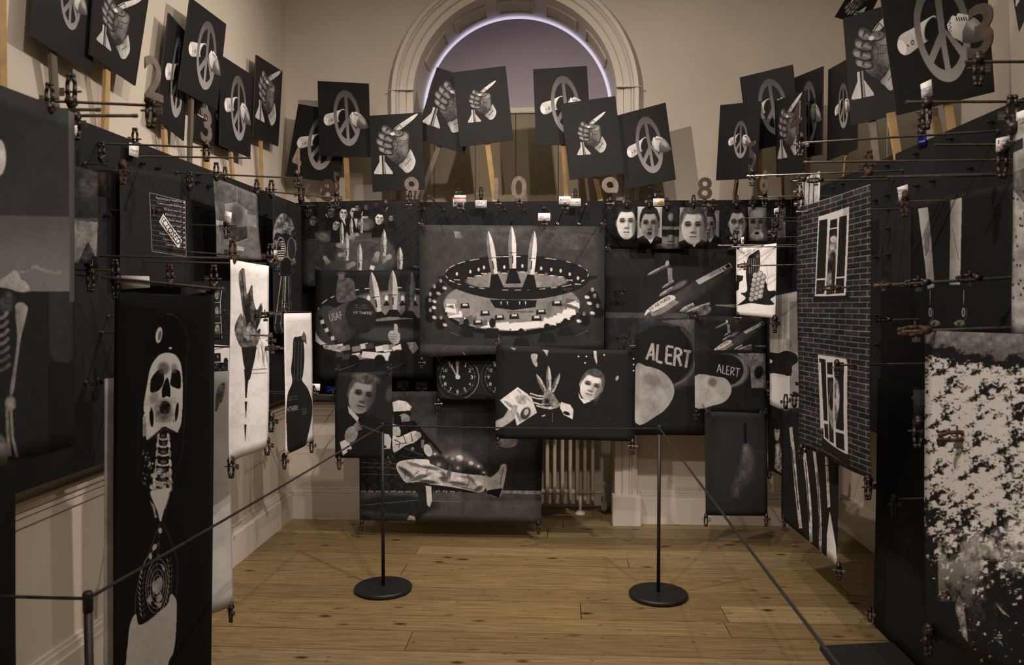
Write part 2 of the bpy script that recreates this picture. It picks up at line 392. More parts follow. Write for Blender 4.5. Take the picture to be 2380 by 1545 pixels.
# back wall with an arched opening down to the floor
bm = bmesh.new()
def quad(bm, pts):
    return bm.faces.new([bm.verts.new(p) for p in pts])
ap = arch_pts(WR)
for y in (YB, YB + .12):
    quad(bm, [(XL - .1, y, -.03), (WX0, y, -.03), (WX0, y, ZS), (XL - .1, y, ZS)]); quad(bm, [(WX1, y, -.03), (XR + .1, y, -.03), (XR + .1, y, ZS), (WX1, y, ZS)])
    for (x0, z0), (x1, z1) in zip(ap[:-1], ap[1:]):
        quad(bm, [(x0, y, z0), (x1, y, z1), (x1, y, ZC), (x0, y, ZC)])
    quad(bm, [(XL - .1, y, ZS), (WX0, y, ZS), (WX0, y, ZC), (XL - .1, y, ZC)]); quad(bm, [(WX1, y, ZS), (XR + .1, y, ZS), (XR + .1, y, ZC), (WX1, y, ZC)])
bmesh.ops.remove_doubles(bm, verts=bm.verts[:], dist=1e-4)
wall_back = obj('wall_back', bm, M['wall'], kind='structure')
bm = bmesh.new(); box(bm, XL - .1, XL, YN, YB + .1, -.03, ZC); obj('wall_left', bm, M['wall'], kind='structure')
bm = bmesh.new(); box(bm, XR, XR + .1, YN, YB + .1, -.03, ZC); obj('wall_right', bm, M['wall'], kind='structure')
bm = bmesh.new(); box(bm, XL - .1, XR + .1, YN - .1, YN, -.03, ZC); obj('wall_front', bm, M['wall'], kind='structure')
bm = bmesh.new(); box(bm, XL - .1, XR + .1, YN - .1, YR + .6, ZC, ZC + .1); obj('ceiling', bm, M['wall'], kind='structure')
# recess: jambs and soffit, with sunk panels in the soffit
bm = bmesh.new(); path = [(WX0, -.03)] + ap + [(WX1, -.03)]
YW = YR + .34
for (x0, z0), (x1, z1) in zip(path[:-1], path[1:]):
    quad(bm, [(x0, YB, z0), (x1, YB, z1), (x1, YW, z1), (x0, YW, z0)])
bmesh.ops.remove_doubles(bm, verts=bm.verts[:], dist=1e-4)
rec = obj('trim_1', bm, M['trim'], kind='structure')
for a0, a1 in ((100, 80), (128, 108), (72, 52), (156, 136), (44, 24)):
    bm = bmesh.new()
    for rr, y0, y1 in ((WR - .006, YB + .12, YR - .1),):
        n = 8; P = [(WC + rr * math.cos(math.radians(a0 + (a1 - a0) * i / n)), ZS + rr * math.sin(math.radians(a0 + (a1 - a0) * i / n))) for i in range(n + 1)]
        for (xa, za), (xb, zb) in zip(P[:-1], P[1:]):
            tube(bm, (xa, y0, za), (xb, y0, zb), .007, 6); tube(bm, (xa, y1, za), (xb, y1, zb), .007, 6)
        tube(bm, (P[0][0], y0, P[0][1]), (P[0][0], y1, P[0][1]), .007, 6); tube(bm, (P[-1][0], y0, P[-1][1]), (P[-1][0], y1, P[-1][1]), .007, 6)
    obj('panel_moulding', bm, M['trim'], rec)
# architrave: stepped profile swept round the arch
def sweep(prof, path2, y, m, name, parent=None):
    bm = bmesh.new(); rows = []
    for (x, z, nx, nz) in path2:
        rows.append([bm.verts.new((x + nx * a, y - b, z + nz * a)) for a, b in prof])
    for r0, r1 in zip(rows[:-1], rows[1:]):
        for i in range(len(prof) - 1): bm.faces.new((r0[i], r0[i + 1], r1[i + 1], r1[i]))
    return obj(name, bm, m, parent, kind=None if parent else 'structure')
zpl = PY(1450, 1147, YB).z
PA = [(WX0, zpl, -1, 0)] + [(WC + WR * math.cos(PI - PI * i / 56), ZS + WR * math.sin(PI - PI * i / 56), math.cos(PI - PI * i / 56), math.sin(PI - PI * i / 56)) for i in range(57)] + [(WX1, zpl, 1, 0)]
AW = .165
prof = [(0, 0), (0, .03), (.045, .03), (.052, .022), (.052, .03), (.06, .038), (.098, .038), (.104, .03), (.11, .045), (.118, .045), (.122, .036), (.13, .05), (.155, .055), (AW, .04), (AW, 0)]
arch = sweep(prof, PA, YB, M['trim'], 'trim_2')
bm = bmesh.new(); box(bm, WX1 - .02, WX1 + .185, YB - .1, YB + .02, 0, zpl, .004); obj('trim_3', bm, M['trim'], kind='structure')
bm = bmesh.new(); box(bm, WX0 - .185, WX0 + .02, YB - .1, YB + .02, 0, zpl, .004); obj('trim_4', bm, M['trim'], kind='structure')
for i, xx in enumerate((WX0 - AW - .005, WX1 - .003)):
    bm = bmesh.new(); box(bm, xx, xx + AW + .008, YB - .06, YB, ZS + .045, ZS + .052, .002); obj('joint', bm, M['trim'], arch)
# baseboards with a moulded top, dado rails
def base_run(name, x0, x1, y, zt=.225):
    bm = bmesh.new(); box(bm, x0, x1, y - .035, y, 0, zt - .03, .002); box(bm, x0, x1, y - .022, y, zt - .03, zt, .006); box(bm, x0, x1, y - .012, y, zt, zt + .018, .004)
    return obj(name, bm, M['trim'], kind='structure')
base_run('baseboard_back', XL, WX0 - .185, YB); base_run('baseboard_back.001', WX1 + .185, XR, YB)
for nm, x, s in (('baseboard_left', XL, 1), ('baseboard_right', XR, -1)):
    bm = bmesh.new()
    for t, z0, z1 in ((.035, 0, .195), (.022, .195, .225), (.012, .225, .243)):
        box(bm, min(x, x + s * t), max(x, x + s * t), YN, YB, z0, z1, .002)
    obj(nm, bm, M['trim'], kind='structure')
for nm, x, s in (('trim_5', XL, 1), ('trim_6', XR, -1)):
    bm = bmesh.new()
    for t, z0, z1 in ((.03, .85, .885), (.018, .82, .85), (.01, .78, .82)):
        box(bm, min(x, x + s * t), max(x, x + s * t), YN, YB, z0, z1, .003)
    obj(nm, bm, M['wall'], kind='structure')
for i, (x0, x1) in enumerate(((XL, WX0 - AW), (WX1 + AW, XR))):
    bm = bmesh.new()
    for t, z0, z1 in ((.03, .85, .885), (.018, .82, .85), (.01, .78, .82)): box(bm, x0, x1, YB - t, YB, z0, z1, .003)
    obj('trim_%d' % (7 + i), bm, M['wall'], kind='structure')
# window: blind in the arch, shutter boards below, panelled apron
ztr = PY(1200, 252, YR).z
win = bpy.data.objects.new('window_1', None); C.objects.link(win); win['kind'] = 'structure'
bm = bmesh.new(); br = WR - .022
pts = [(x, z) for x, z in arch_pts(br, 48, ZS)]
pts = [(WC - br, ztr)] + pts + [(WC + br, ztr)]
f1 = [bm.verts.new((x, YR, z)) for x, z in pts]; f2 = [bm.verts.new((x, YR + .012, z)) for x, z in pts]
bm.faces.new(f1); bm.faces.new(f2[::-1])
for i in range(len(pts)): bm.faces.new((f1[i], f1[(i + 1) % len(pts)], f2[(i + 1) % len(pts)], f2[i]))
obj('blind', bm, M['blind'], win)
sh = [WX0, PY(1010, 350, YR).x, PY(1105, 350, YR).x, PY(1199, 350, YR).x, PY(1298, 350, YR).x, PY(1390, 350, YR).x, WX1]
for a, b in zip(sh[:-1], sh[1:]):
    bm = bmesh.new(); box(bm, a + .002, b - .002, YR - .02, YR + .01, 1.0, ztr - .045, .003); box(bm, a, b, YR + .012, YR + .016, 1.0, ztr - .02); obj('shutter', bm, M['shutter'], win)  # second thin box is an added backing that blocks glow through the gaps
bm = bmesh.new(); box(bm, WX0, WX1, YR - .035, YR + .02, ztr - .045, ztr, .004); obj('transom', bm, M['trim'], win)
bm = bmesh.new(); box(bm, WX0, WX1, YR - .06, YR + .01, .94, 1.0, .006); obj('window_sill', bm, M['trim'], win)
bm = bmesh.new(); box(bm, WX0, WX1, YR, YR + .05, -.02, .95)
box(bm, WX0 + .1, WX1 - .1, YR - .012, YR, .32, .85, .004); obj('apron', bm, M['wall'], win)
bm = bmesh.new(); box(bm, WX0, WX1, YR - .02, YR, 0, .2, .004); obj('apron_base', bm, M['trim'], win)
m = bpy.data.materials.new('daylit_glass'); m.use_nodes = True; e = m.node_tree.nodes['Principled BSDF']
e.inputs['Emission Color'].default_value = (.72, .72, 1, 1); e.inputs['Emission Strength'].default_value = 2.0; e.inputs['Base Color'].default_value = (.3, .3, .35, 1)
bm = bmesh.new(); quad(bm, [(WX0 - .1, YW - .02, 1.2), (WX1 + .1, YW - .02, 1.2), (WX1 + .1, YW - .02, ZS + WR + .1), (WX0 - .1, YW - .02, ZS + WR + .1)]); obj('pane', bm, m, win)
bm = bmesh.new(); box(bm, WX0 - .4, WX1 + .4, YW, YW + .06, -.1, ZC); obj('wall_outer', bm, M['wall'], kind='structure')
# ------------------------------------------------------------------ radiator
YRA = 6.14
rx = [PY(x, 1100, YRA).x for x in (1272, 1289, 1307, 1325, 1342, 1359, 1377)]
st = (rx[-1] - rx[0]) / 6; rx = [rx[0] - st * k for k in range(13, 0, -1)] + rx
rad = thing('radiator', 'cream painted column radiator standing in the window recess', 'radiator', (rx[len(rx) // 2], YRA, 0))
def radobj(name, bm): 
    o = obj(name, bm, M['radiator'], rad, smooth=True); o.matrix_parent_inverse = Matrix.Translation(-rad.location); return o
for x in rx:
    bm = bmesh.new()
    for yy in (-.045, 0, .045): 
        lathe(bm, [(.004, .10), (.010, .108), (.0145, .125), (.0145, .86), (.010, .885), (.004, .895)], 12, (x, YRA + yy, 0))
    radobj('column', bm)
bm = bmesh.new(); tube(bm, (rx[0], YRA, .16), (rx[-1], YRA, .16), .02, 12); radobj('header', bm); bm = bmesh.new(); tube(bm, (rx[0], YRA, .83), (rx[-1], YRA, .83), .02, 12); radobj('header', bm)
for x in (rx[-3] + .02, rx[2]):
    bm = bmesh.new(); tube(bm, (x, YRA - .05, 0), (x, YRA - .05, .15), .011); lathe(bm, [(.045, 0), (.04, .012), (.012, .03)], 20, (x, YRA - .05, 0)); radobj('foot', bm)
bm = bmesh.new(); xv = PY(1404, 1100, YRA).x; tube(bm, (rx[-1], YRA, .16), (xv, YRA, .16), .012); tube(bm, (xv, YRA, 0), (xv, YRA, .22), .013); lathe(bm, [(.02, .02), (.024, .03), (.024, .075), (.018, .09)], 16, (xv, YRA, 0)); lathe(bm, [(.012, .2), (.02, .21), (.02, .245), (.01, .25)], 16, (xv, YRA, 0)); radobj('valve', bm)
# ------------------------------------------------------------------ black display boards round the room
ZT, ZB = 2.347, .955
YD, XDL, XDR = 5.70, -1.88, 1.65
def board(name, label, b, bolts, axis, brk=()):
    t = thing('display_board', label, 'board', ((b[0] + b[1]) / 2, (b[2] + b[3]) / 2, b[4]))
    bm = bmesh.new(); box(bm, *b, .002); o = obj('panel', bm, M['black'], t); o.matrix_parent_inverse = Matrix.Translation(-t.location)
    for p in bolts:
        bm = bmesh.new(); q = Vector(p); d = Vector(axis)
        tube(bm, q, q + d * .03, .006, 8); tube(bm, q + d * .012, q + d * .02, .011, 6)
        o = obj('bolt', bm, M['iron'], t); o.matrix_parent_inverse = Matrix.Translation(-t.location)
    for q in brk:                # battens that hold the board off the wall
        bm = bmesh.new(); box(bm, *q, .002); o = obj('batten', bm, M['black'], t); o.matrix_parent_inverse = Matrix.Translation(-t.location)
    return t
board('display_board', 'long matt black board along the far wall behind the prints', (XDL, XDR, YD, YD + .02, ZB, ZT),
      [PY(x, y, YD) for x, y in ((1123, 485), (1264, 484), (1404, 640), (700, 600), (970, 620))], (0, -1, 0), [(x, x + .04, YD + .02, YB - .001, 1.2, 2.1) for x in (-1.6, 1.3)])
board('display_board', 'black board along the left wall behind the hanging prints', (XDL - .02, XDL, 1.0, YD - .001, ZB, ZT),
      [PX(x, y, XDL) for x, y in ((325, 380), (361, 391), (425, 413), (481, 432), (427, 413), (455, 423), (482, 431), (454, 480), (480, 489), (457, 405), (242, 500), (610, 525), (630, 540), (612, 500))], (1, 0, 0), [(XL + .001, XDL - .02, y, y + .04, 1.2, 2.1) for y in (1.6, 3.2, 4.8)])
board('display_board', 'black board along the right wall under the big placards', (XDR, XDR + .02, .9, YD - .001, ZB, ZT),
      [PX(x, y, XDR) for x, y in ((2312, 283), (2215, 322), (2135, 357), (2067, 384), (2262, 390), (2174, 420), (2137, 431), (2068, 454), (2040, 465), (1963, 427), (1940, 436), (2068, 485), (2040, 463), (2070, 530), (2042, 597), (2070, 592), (2042, 733), (2044, 800))], (-1, 0, 0), [(XDR + .02, XR - .001, y, y + .04, 1.3, 2.1) for y in (1.6, 3.4, 5.2)])
bm = bmesh.new(); P = [PZ(1905, 1510), PZ(2100, 1500), PZ(2330, 1640), PZ(2010, 1660)]
for p in P: p.z = .001
f = quad(bm, P); r = bmesh.ops.extrude_face_region(bm, geom=[f])
for v in r['geom']:
    if isinstance(v, bmesh.types.BMVert): v.co.z += .02
o = obj('floor_mat', bm, M['mat']); origin_to(o, P[0]); tag(o, 'black rectangular mat on the boards at the lower right corner', 'mat')
# ------------------------------------------------------------------ artwork of the prints
B0 = .20   # printed black
def art_peace(k=1.0, oy=0, size=(330, 480)):
    p = Print([(0, 0), (100, 0), (100, 145), (0, 145)], .17, size=size); p.noise(.006, 1.5)
    def T(x, y): return (56 + (x - 56) * k, 70 + (y - 70) * k + oy)
    def q(*pts): return [T(*a) for a in pts]
    # rear half of the rocket
    p.poly(q((11, 72), (13, 66), (18, 63), (30, 60), (48, 53), (52, 56), (49, 62), (50, 68), (46, 75), (30, 82), (20, 86), (14, 84)), .72, n=.03, grad=(-.3, -1, .1))
    p.ell(*T(14.5, 77), 4.2 * k, 8 * k, .84, -12, .15); p.ell(*T(46, 66), 6 * k, 12 * k, .12, 20, .25)
    p.ell(*T(26, 75), 1.7 * k, 2.6 * k, .15, 0, .3, ring=.4); p.line(q((20, 76), (22, 78)), 1 * k, .15); p.line(q((32, 72), (36, 70)), 1.6 * k, .15)
    # peace sign: ring, upright, two arms
    p.ell(*T(56, 70), 26 * k, 54.5 * k, .47, -4, .02, ring=.235, grad=(-.2, .9, .13))
    p.poly(q((51, 22), (57.5, 22), (60.5, 118), (55, 118)), .47, grad=(0, 1, .1))
    for s_ in (-1, 1):
        p.poly(q((57, 66), (59.5, 76), (58 + s_ * 16, 106 + s_), (58 + s_ * 21, 99)), .5, grad=(0, 1, .06))
    # front half with the nose cone
    p.poly(q((64, 60), (67, 57), (70, 59), (72, 56), (84, 62), (88, 68), (84, 80), (75, 88), (66, 80), (62, 72), (61, 66)), .72, sm=0, n=.03, grad=(-.3, -.8, .12))
    p.poly(q((84, 62), (89, 67), (94, 75), (99, 88), (90, 90), (80, 90), (74, 87), (75, 76), (79, 67)), .46, sm=0, grad=(.3, -1, .14)); p.ell(*T(86, 74), 3.5 * k, 9 * k, .68, -40, .9, a=.7)
    for i in range(5): p.line(q((70 + i * 2.2, 60 + i * .5), (71 + i * 2.2, 64 + i * .5)), .9 * k, .2)
    for i in range(8): x = 64 + (i % 2); p.line(q((x, 58 + i * 2.1), (x - 1.5, 59 + i * 2.1)), .8 * k, .18)
    return p.image('peace_art')
def art_fist(k=1.0, oy=0, size=(330, 480)):
    p = Print([(0, 0), (100, 0), (100, 145), (0, 145)], .17, size=size); p.noise(.006, 1.5)
    def T(x, y): return (50 + (x - 50) * k, 65 + (y - 65) * k + oy)
    def q(*pts): return [T(*a) for a in pts]
    p.poly(q((93, 2), (82, 5), (66, 14), (54, 21), (44, 30), (47, 35), (56, 31), (70, 22), (84, 12)), .74, n=.03, grad=(-.5, -1, .1))
    p.line(q((45, 31), (58, 20)), 1.3 * k, .18); p.line(q((57, 20), (62, 27)), 1 * k, .2)
    # forearm, palm
    p.poly(q((26, 60), (28, 74), (36, 84), (52, 96), (58, 104), (64, 110), (74, 109), (81, 100), (84, 90), (78, 75), (72, 66), (70, 46), (62, 38), (50, 30), (36, 30)), .30, n=.07, ns=5, grad=(.7, .1, .06))
    p.poly(q((52, 97), (60, 90), (72, 75), (76, 68), (84, 88), (82, 99), (76, 108), (66, 112), (58, 104)), .62, n=.05, ns=5, grad=(.9, .2, .12))
    p.ell(*T(58, 56), 14 * k, 18 * k, .44, 12, .8, n=.08, ns=6, a=.9); p.ell(*T(65, 44), 8 * k, 9 * k, .6, 20, .9, n=.05, ns=4, a=.8); p.ell(*T(40, 76), 12 * k, 7 * k, .45, 35, .9, n=.06, ns=6, a=.7); p.ell(*T(68, 76), 6 * k, 14 * k, .5, -30, .9, a=.6)
    for a in (((47, 44), (52, 54), (50, 66), (44, 74)), ((64, 84), (71, 72), (74, 60)), ((58, 92), (70, 80)), ((64, 98), (76, 86)), ((56, 50), (66, 52), (71, 48)), ((40, 84), (48, 80), (54, 84)), ((52, 60), (62, 62))): p.line(q(*a), .9 * k, .17)
    # four fingers curled in, each with a bright knuckle and a dark crease
    for (x, y, rx_, ry_, a) in ((35, 67, 15, 6.0, 26), (33, 54, 17, 6.6, 30), (36, 42, 16, 7.0, 34), (40, 29, 12, 7.5, 40)):
        x -= 7; p.ell(*T(x + .5, y + .8), (rx_ + .9) * k, (ry_ + .9) * k, .10, a, .12); p.ell(*T(x, y), rx_ * k, ry_ * k, .36, a, .22, n=.07, ns=6, grad=(.2, 1, .1))
        p.ell(*T(x - rx_ * .45, y - ry_ * .2), rx_ * .38 * k, ry_ * .6 * k, .60, a, .9, a=.85); p.ell(*T(x + rx_ * .3, y + ry_ * .5), rx_ * .5 * k, ry_ * .34 * k, .56, a, .9, a=.8)
        p.ell(*T(x - rx_ * .02, y - ry_ * .1), rx_ * .12 * k, ry_ * .6 * k, .18, a, .9, a=.7)
    p.ell(*T(52, 36.5), 12.5 * k, 6.6 * k, .12, 8, .15); p.ell(*T(52, 36), 11.5 * k, 5.6 * k, .48, 8, .3, n=.05, ns=6); p.ell(*T(43, 37), 4.6 * k, 3.0 * k, .80, 8, .3); p.ell(*T(56, 35), 3 * k, 4 * k, .3, 8, .9, a=.6)
    # tail of the rocket
    p.poly(q((16, 76), (26, 76), (26, 112), (16, 112)), .62, grad=(-1, 0, .15)); p.poly(q((20.5, 76), (23, 76), (23, 112), (20.5, 112)), .14)
    p.poly(q((16, 88), (4, 108), (5, 111), (16, 112)), .68); p.poly(q((26, 88), (27, 112), (40, 113), (40, 109)), .68)
    return p.image('fist_art')
ART = {'G': art_fist(.86, 12), 'P': art_peace(1.0), 'p': art_peace(.66, 0), 'F': art_fist(1.0), 'f': art_fist(.68, 4)}
ARTM = {k: print_mat('placard_print', v, .55) for k, v in ART.items()}
M['foam'] = mat('placard_card', (.035, .032, .03), .7)

# ------------------------------------------------------------------ placards on sticks
def placard(kind, corners, dep, label, stick=None, sm='stick', X=None, group='protest placards above the boards', base=None):
    if X is not None: W = [PX(x, y, X) for x, y in corners]
    else:
        if np.isscalar(dep): dep = (dep, dep)
        W = [PY(x, y, d) for (x, y), d in zip(corners, (dep[0], dep[1], dep[1], dep[0]))]
    TL, TR, BR, BL = W; n = (TR - TL).cross(BL - TL).normalized()
    if n.dot(EYE - TL) < 0: n = -n
    dr = BR - EYE; BR = EYE + dr * ((TL - EYE).dot(n) / dr.dot(n)); W = [TL, TR, BR, BL]      # keep the card flat
    foot = (BL + BR) / 2
    t = thing('placard', label, 'placard', foot, group)
    bm = bmesh.new(); uvl = bm.loops.layers.uv.new('uv')
    fr = [bm.verts.new(p - foot) for p in W]; bk = [bm.verts.new(p - foot - n * .008) for p in W]
    f = bm.faces.new((fr[0], fr[3], fr[2], fr[1]))
    for l, uv in zip(f.loops, ((0, 1), (0, 0), (1, 0), (1, 1))): l[uvl].uv = uv
    bm.faces.new(bk)
    for i in range(4): bm.faces.new((fr[i], fr[(i + 1) % 4], bk[(i + 1) % 4], bk[i]))
    me = bpy.data.meshes.new('card'); bm.to_mesh(me); bm.free(); me.materials.append(ARTM[kind]); me.materials.append(M['foam'])
    for p in me.polygons:
        p.material_index = 0 if p.index == 0 else 1
    o = bpy.data.objects.new('card', me); C.objects.link(o); o.parent = t
    if stick:
        (x0, y0), (x1, y1), d = stick
        a = foot - n * .019
        b = PX(x1, y1, d) if X is not None else PY(x1, y1, d)
        rr = ray(x0, y0); a = EYE + rr * ((TL - EYE).dot(n) / rr.dot(n)) - n * .019
        up = ((TL + TR) / 2 - foot); v = (a - b).normalized(); k = up.dot(v) / max(v.dot(v), .01)
        a2 = a + (up.normalized() * .34)
        bm = bmesh.new(); bar(bm, a2 - foot, a - foot, .036, .016, n); bar(bm, a - foot, b - foot, .036, .016, n); bar(bm, b - foot, b - foot + Vector((0, 0, -.3)), .036, .016, (1, 0, 0) if X is not None else (0, 1, 0))
        obj('handle', bm, M[sm], t)
    return t
XLP = -1.80
LPL = [
 ('p', [(92, -200), (242, -128), (213, 176), (73, 84)], None, 'placard with a peace sign cut off by the frame, at the upper left corner', ((132, 120), (128, 240), -1.965), 'greystick', -1.93),
 ('G', [(224, -92), (350, -30), (315, 199), (209, 127)], None, 'large fist placard at the upper left, beside the cut-off peace placard', ((258, 160), (243, 310), -1.965), 'stick', -1.91),
 ('P', [(393, 30), (440, 84), (428, 327), (363, 275)], None, 'narrow turned peace placard behind the tin numeral two', ((390, 300), (384, 365), -1.965), 'stick', -1.93),
 ('F', [(470, 98), (536, 145), (533, 352), (450, 317)], None, 'fist placard half hidden behind the tall peace placard on the left wall', ((488, 330), (483, 405), -1.965), 'stick', -1.96),
 ('P', [(516, 129), (587, 175), (582, 366), (512, 338)], None, 'peace placard overlapping a fist placard, above numeral three', ((543, 350), (541, 420), -1.965), 'stick', -1.92),
 ('P', [(443, -6), (526, 56), (505, 256), (416, 207)], None, 'tall peace placard standing highest among the left wall cluster', ((453, 225), (440, 385), -1.965), 'greystick', -1.88),
 ('F', [(596, 127), (657, 166), (647, 340), (589, 316)], None, 'fist placard standing alone nearest the left far corner', ((612, 322), (608, 437), -1.965), 'stick', -1.93)]
for k_, c_, d_, l_, s_, m_, x_ in LPL: placard(k_, c_, d_, l_, s_, m_, X=x_)
placard('F', [(-60, -150), (40, -110), (20, -20), (-70, -50)], None, 'placard almost out of view whose pine stick runs down the left edge', ((14, -30), (4, 205), -1.965), 'stick', X=-1.9)
FPL = [
 ('P', [(693, 241), (812, 262), (787, 425), (664, 410)], 5.68, 'leaning peace placard behind numeral four, leftmost on the far wall', ((753, 415), (748, 462), 5.77), 'stick'),
 ('P', [(738, 188), (857, 194), (861, 365), (742, 362)], 5.62, 'upright peace placard, second from the left on the far wall', ((803, 365), (809, 462), 5.77), 'stick'),
 ('F', [(858, 269), (980, 261), (988, 440), (866, 446)], 5.57, 'large fist placard just above numeral nine on the far wall', ((926, 440), (928, 462), 5.77), 'stick'),
 ('F', [(1015, 156), (1128, 192), (1078, 357), (965, 321)], 5.66, 'tilted fist placard partly covered by its neighbour in the arch', ((1020, 338), (976, 462), 5.77), 'greystick'),
 ('f', [(1054, 168), (1175, 153), (1193, 325), (1069, 342)], 5.60, 'small fist placard in front of the arch, left of its centre', ((1133, 335), (1150, 462), 5.77), 'stick'),
 ('P', [(1239, 161), (1364, 153), (1375, 333), (1246, 339)], 5.66, 'peace placard in front of the arch, right of its centre', ((1310, 337), (1317, 462), 5.77), 'stick'),
 ('P', [(1435, 268), (1547, 238), (1571, 417), (1455, 440)], 5.63, 'peace placard tilted beside the right foot of the arch', ((1512, 430), (1518, 462), 5.77), 'greystick'),
 ('f', [(1303, 241), (1430, 223), (1452, 403), (1324, 418)], 5.58, 'small fist placard overlapping two peace placards under the arch', ((1384, 410), (1395, 462), 5.77), 'stick')]
for k_, c_, d_, l_, s_, m_ in FPL: placard(k_, c_, d_, l_, s_, m_)
RPL = [
 ('P', [(1719, 180), (1842, 150), (1863, 328), (1741, 351)], (5.66, 5.42), 'tilted peace placard behind a small one, near the right far corner', ((1762, 345), (1764, 440), 5.77), 'stick'),
 ('p', [(1674, 244), (1768, 235), (1759, 414), (1664, 419)], (5.58, 5.34), 'small peace placard behind numeral five', ((1709, 415), (1706, 462), 5.77), 'stick'),
 ('F', [(1800, 235), (1870, 210), (1873, 398), (1805, 412)], (5.5, 5.0), 'dark fist placard behind numeral four on the right side', ((1812, 408), (1820, 462), 5.77), 'stick'),
 ('P', [(1845, 181), (1912, 154), (1910, 359), (1841, 370)], (5.46, 4.95), 'narrow peace placard beside the dark fist placard on the right', ((1875, 365), (1873, 435), 5.4), 'stick'),
 ('p', [(1925, 162), (1990, 125), (1991, 346), (1922, 373)], (4.95, 4.5), 'narrow small peace placard on the right, left of the big fist', ((1960, 358), (1962, 420), 4.85), 'stick'),
 ('F', [(1940, 40), (2000, -60), (2060, -40), (2010, 60)], (4.6, 4.5), 'placard glimpsed behind the big fist placard at the top edge', None, 'stick'),
 ('F', [(1959, 43), (2105, -2), (2125, 256), (1978, 292)], (4.36, 4.2), 'big fist placard at the upper right beside the biggest peace placard', ((2026, 278), (2040, 400), 4.3), 'greystick'),
 ('P', [(2040, -52), (2288, -112), (2312, 213), (2085, 268)], (3.74, 3.66), 'biggest peace placard, at the upper right above the right board', ((2205, 235), (2216, 330), 3.75), 'stick'),
 ('F', [(2330, -150), (2440, -190), (2420, -40), (2368, 74)], (3.3, 3.2), 'placard corner cut off at the upper right edge', None, 'stick')]
for k_, c_, d_, l_, s_, m_ in RPL: placard(k_, c_, d_, l_, s_, m_)
for (a, b, l_, m_) in (((2070, 262), (2086, 360), 'thin pine stick of a hidden placard, left of the biggest peace placard', 'stick'), ((2166, 245), (2186, 330), 'pine stick directly under the biggest peace placard', 'stick')):
    A = PY(*a, 4.0); Bq = PY(*b, 4.0); bm = bmesh.new(); bar(bm, A, Bq + (Bq - A), .036, .018, (0, -1, 0)); o = obj('placard_stick', bm, M[m_]); origin_to(o, Bq); tag(o, l_, 'stick')

# ------------------------------------------------------------------ prints on the far wall
Y1 = (480, 440, 3.512); Y2 = (960, 440, 3.512); Y3 = (1380, 440, 3.512); Y4 = (1840, 400, 3.359); Y5 = (640, 700, 2.8097); Y6 = (1140, 780, 2.971); Y7 = (1600, 850, 2.223)
V2 = (600, 380, 5.943); Z1 = (0, 0, 3.219); Z5 = (0, 380, 2.971); Z6 = (0, 860, 2.2557)
HP = 'prints hung on the far wall'
# table with standing rockets and onlookers
p = Print([(699, 470), (975, 463), (976, 655), (702, 668)], .20).zoom(*V2)
p.noise(.01, 1); p.ell(900, 1350, 420, 500, .26, 0, .8, n=.03); p.ell(1500, 1300, 420, 340, .33, 0, .2, n=.02); p.arc(1500, 1300, 330, 250, 190, 350, 5, .45)
for (x, y, w_, h_, v, a) in ((770, 780, 95, 160, .42, 10), (1030, 670, 100, 160, .42, 10), (1195, 690, 105, 170, .72, 5), (1345, 670, 115, 170, .66, 0), (1490, 710, 95, 150, .85, 0), (1690, 760, 110, 165, .8, 10), (1095, 850, 90, 150, .62, 20), (1385, 610, 60, 90, .5, 0), (1510, 600, 55, 80, .4, 0), (1650, 570, 50, 70, .3, 0), (1850, 750, 60, 90, .5, 0), (1780, 520, 40, 60, .5, 0)):
    p.poly([(x - w_, y + h_ * 1.6), (x - w_ * .8, y + h_ * .55), (x, y + h_ * .3), (x + w_ * .8, y + h_ * .55), (x + w_, y + h_ * 1.6)], .12, n=.02)
    p.face(x, y, w_, h_, v, a, hair=.13)
p.ell(1490, 840, 130, 90, .38, 0, .5, n=.04); p.poly([(1455, 640), (1440, 720), (1465, 790), (1450, 700)], .5)
for q in ([(1170, 770), (1215, 770), (1230, 870)], [(1340, 760), (1390, 760), (1375, 900)], [(1800, 590), (1770, 660), (1800, 620)], [(935, 700), (960, 700), (985, 765)]): p.poly(q, .72)
for t_, b_, wd in (((1172, 800), (1172, 1110), 58), ((1305, 740), (1305, 1000), 50), ((1447, 740), (1442, 960), 42), ((1240, 940), (1235, 1340), 72), ((1422, 1100), (1412, 1500), 78), ((1755, 900), (1745, 1290), 78), ((1968, 1150), (1968, 1460), 82)): p.rocket(t_, b_, wd)
for x, y, r, a in ((1130, 1130, 75, 10), (1280, 1020, 60, 20), (1380, 980, 55, 180), (1150, 1260, 65, 0), (1660, 1260, 85, 110), (1810, 1290, 85, 150), (1320, 1390, 80, 160), (940, 1310, 70, 60), (1420, 830, 45, 0)): p.hand(x, y, r, .55, a)
p.ell(900, 1010, 120, 60, .5, 20, .8, a=.7, n=.06); p.ell(1110, 1400, 110, 60, .3, 0, .5); p.arc(1500, 1250, 260, 190, 180, 360, 6, .4); p.poly([(1570, 1400), (1630, 1420), (1610, 1475), (1555, 1455)], .8)
sheet('wall_print', 'dark print of people round a gaming table with upright rockets', 'print', p, 5.62, .003, group=HP)
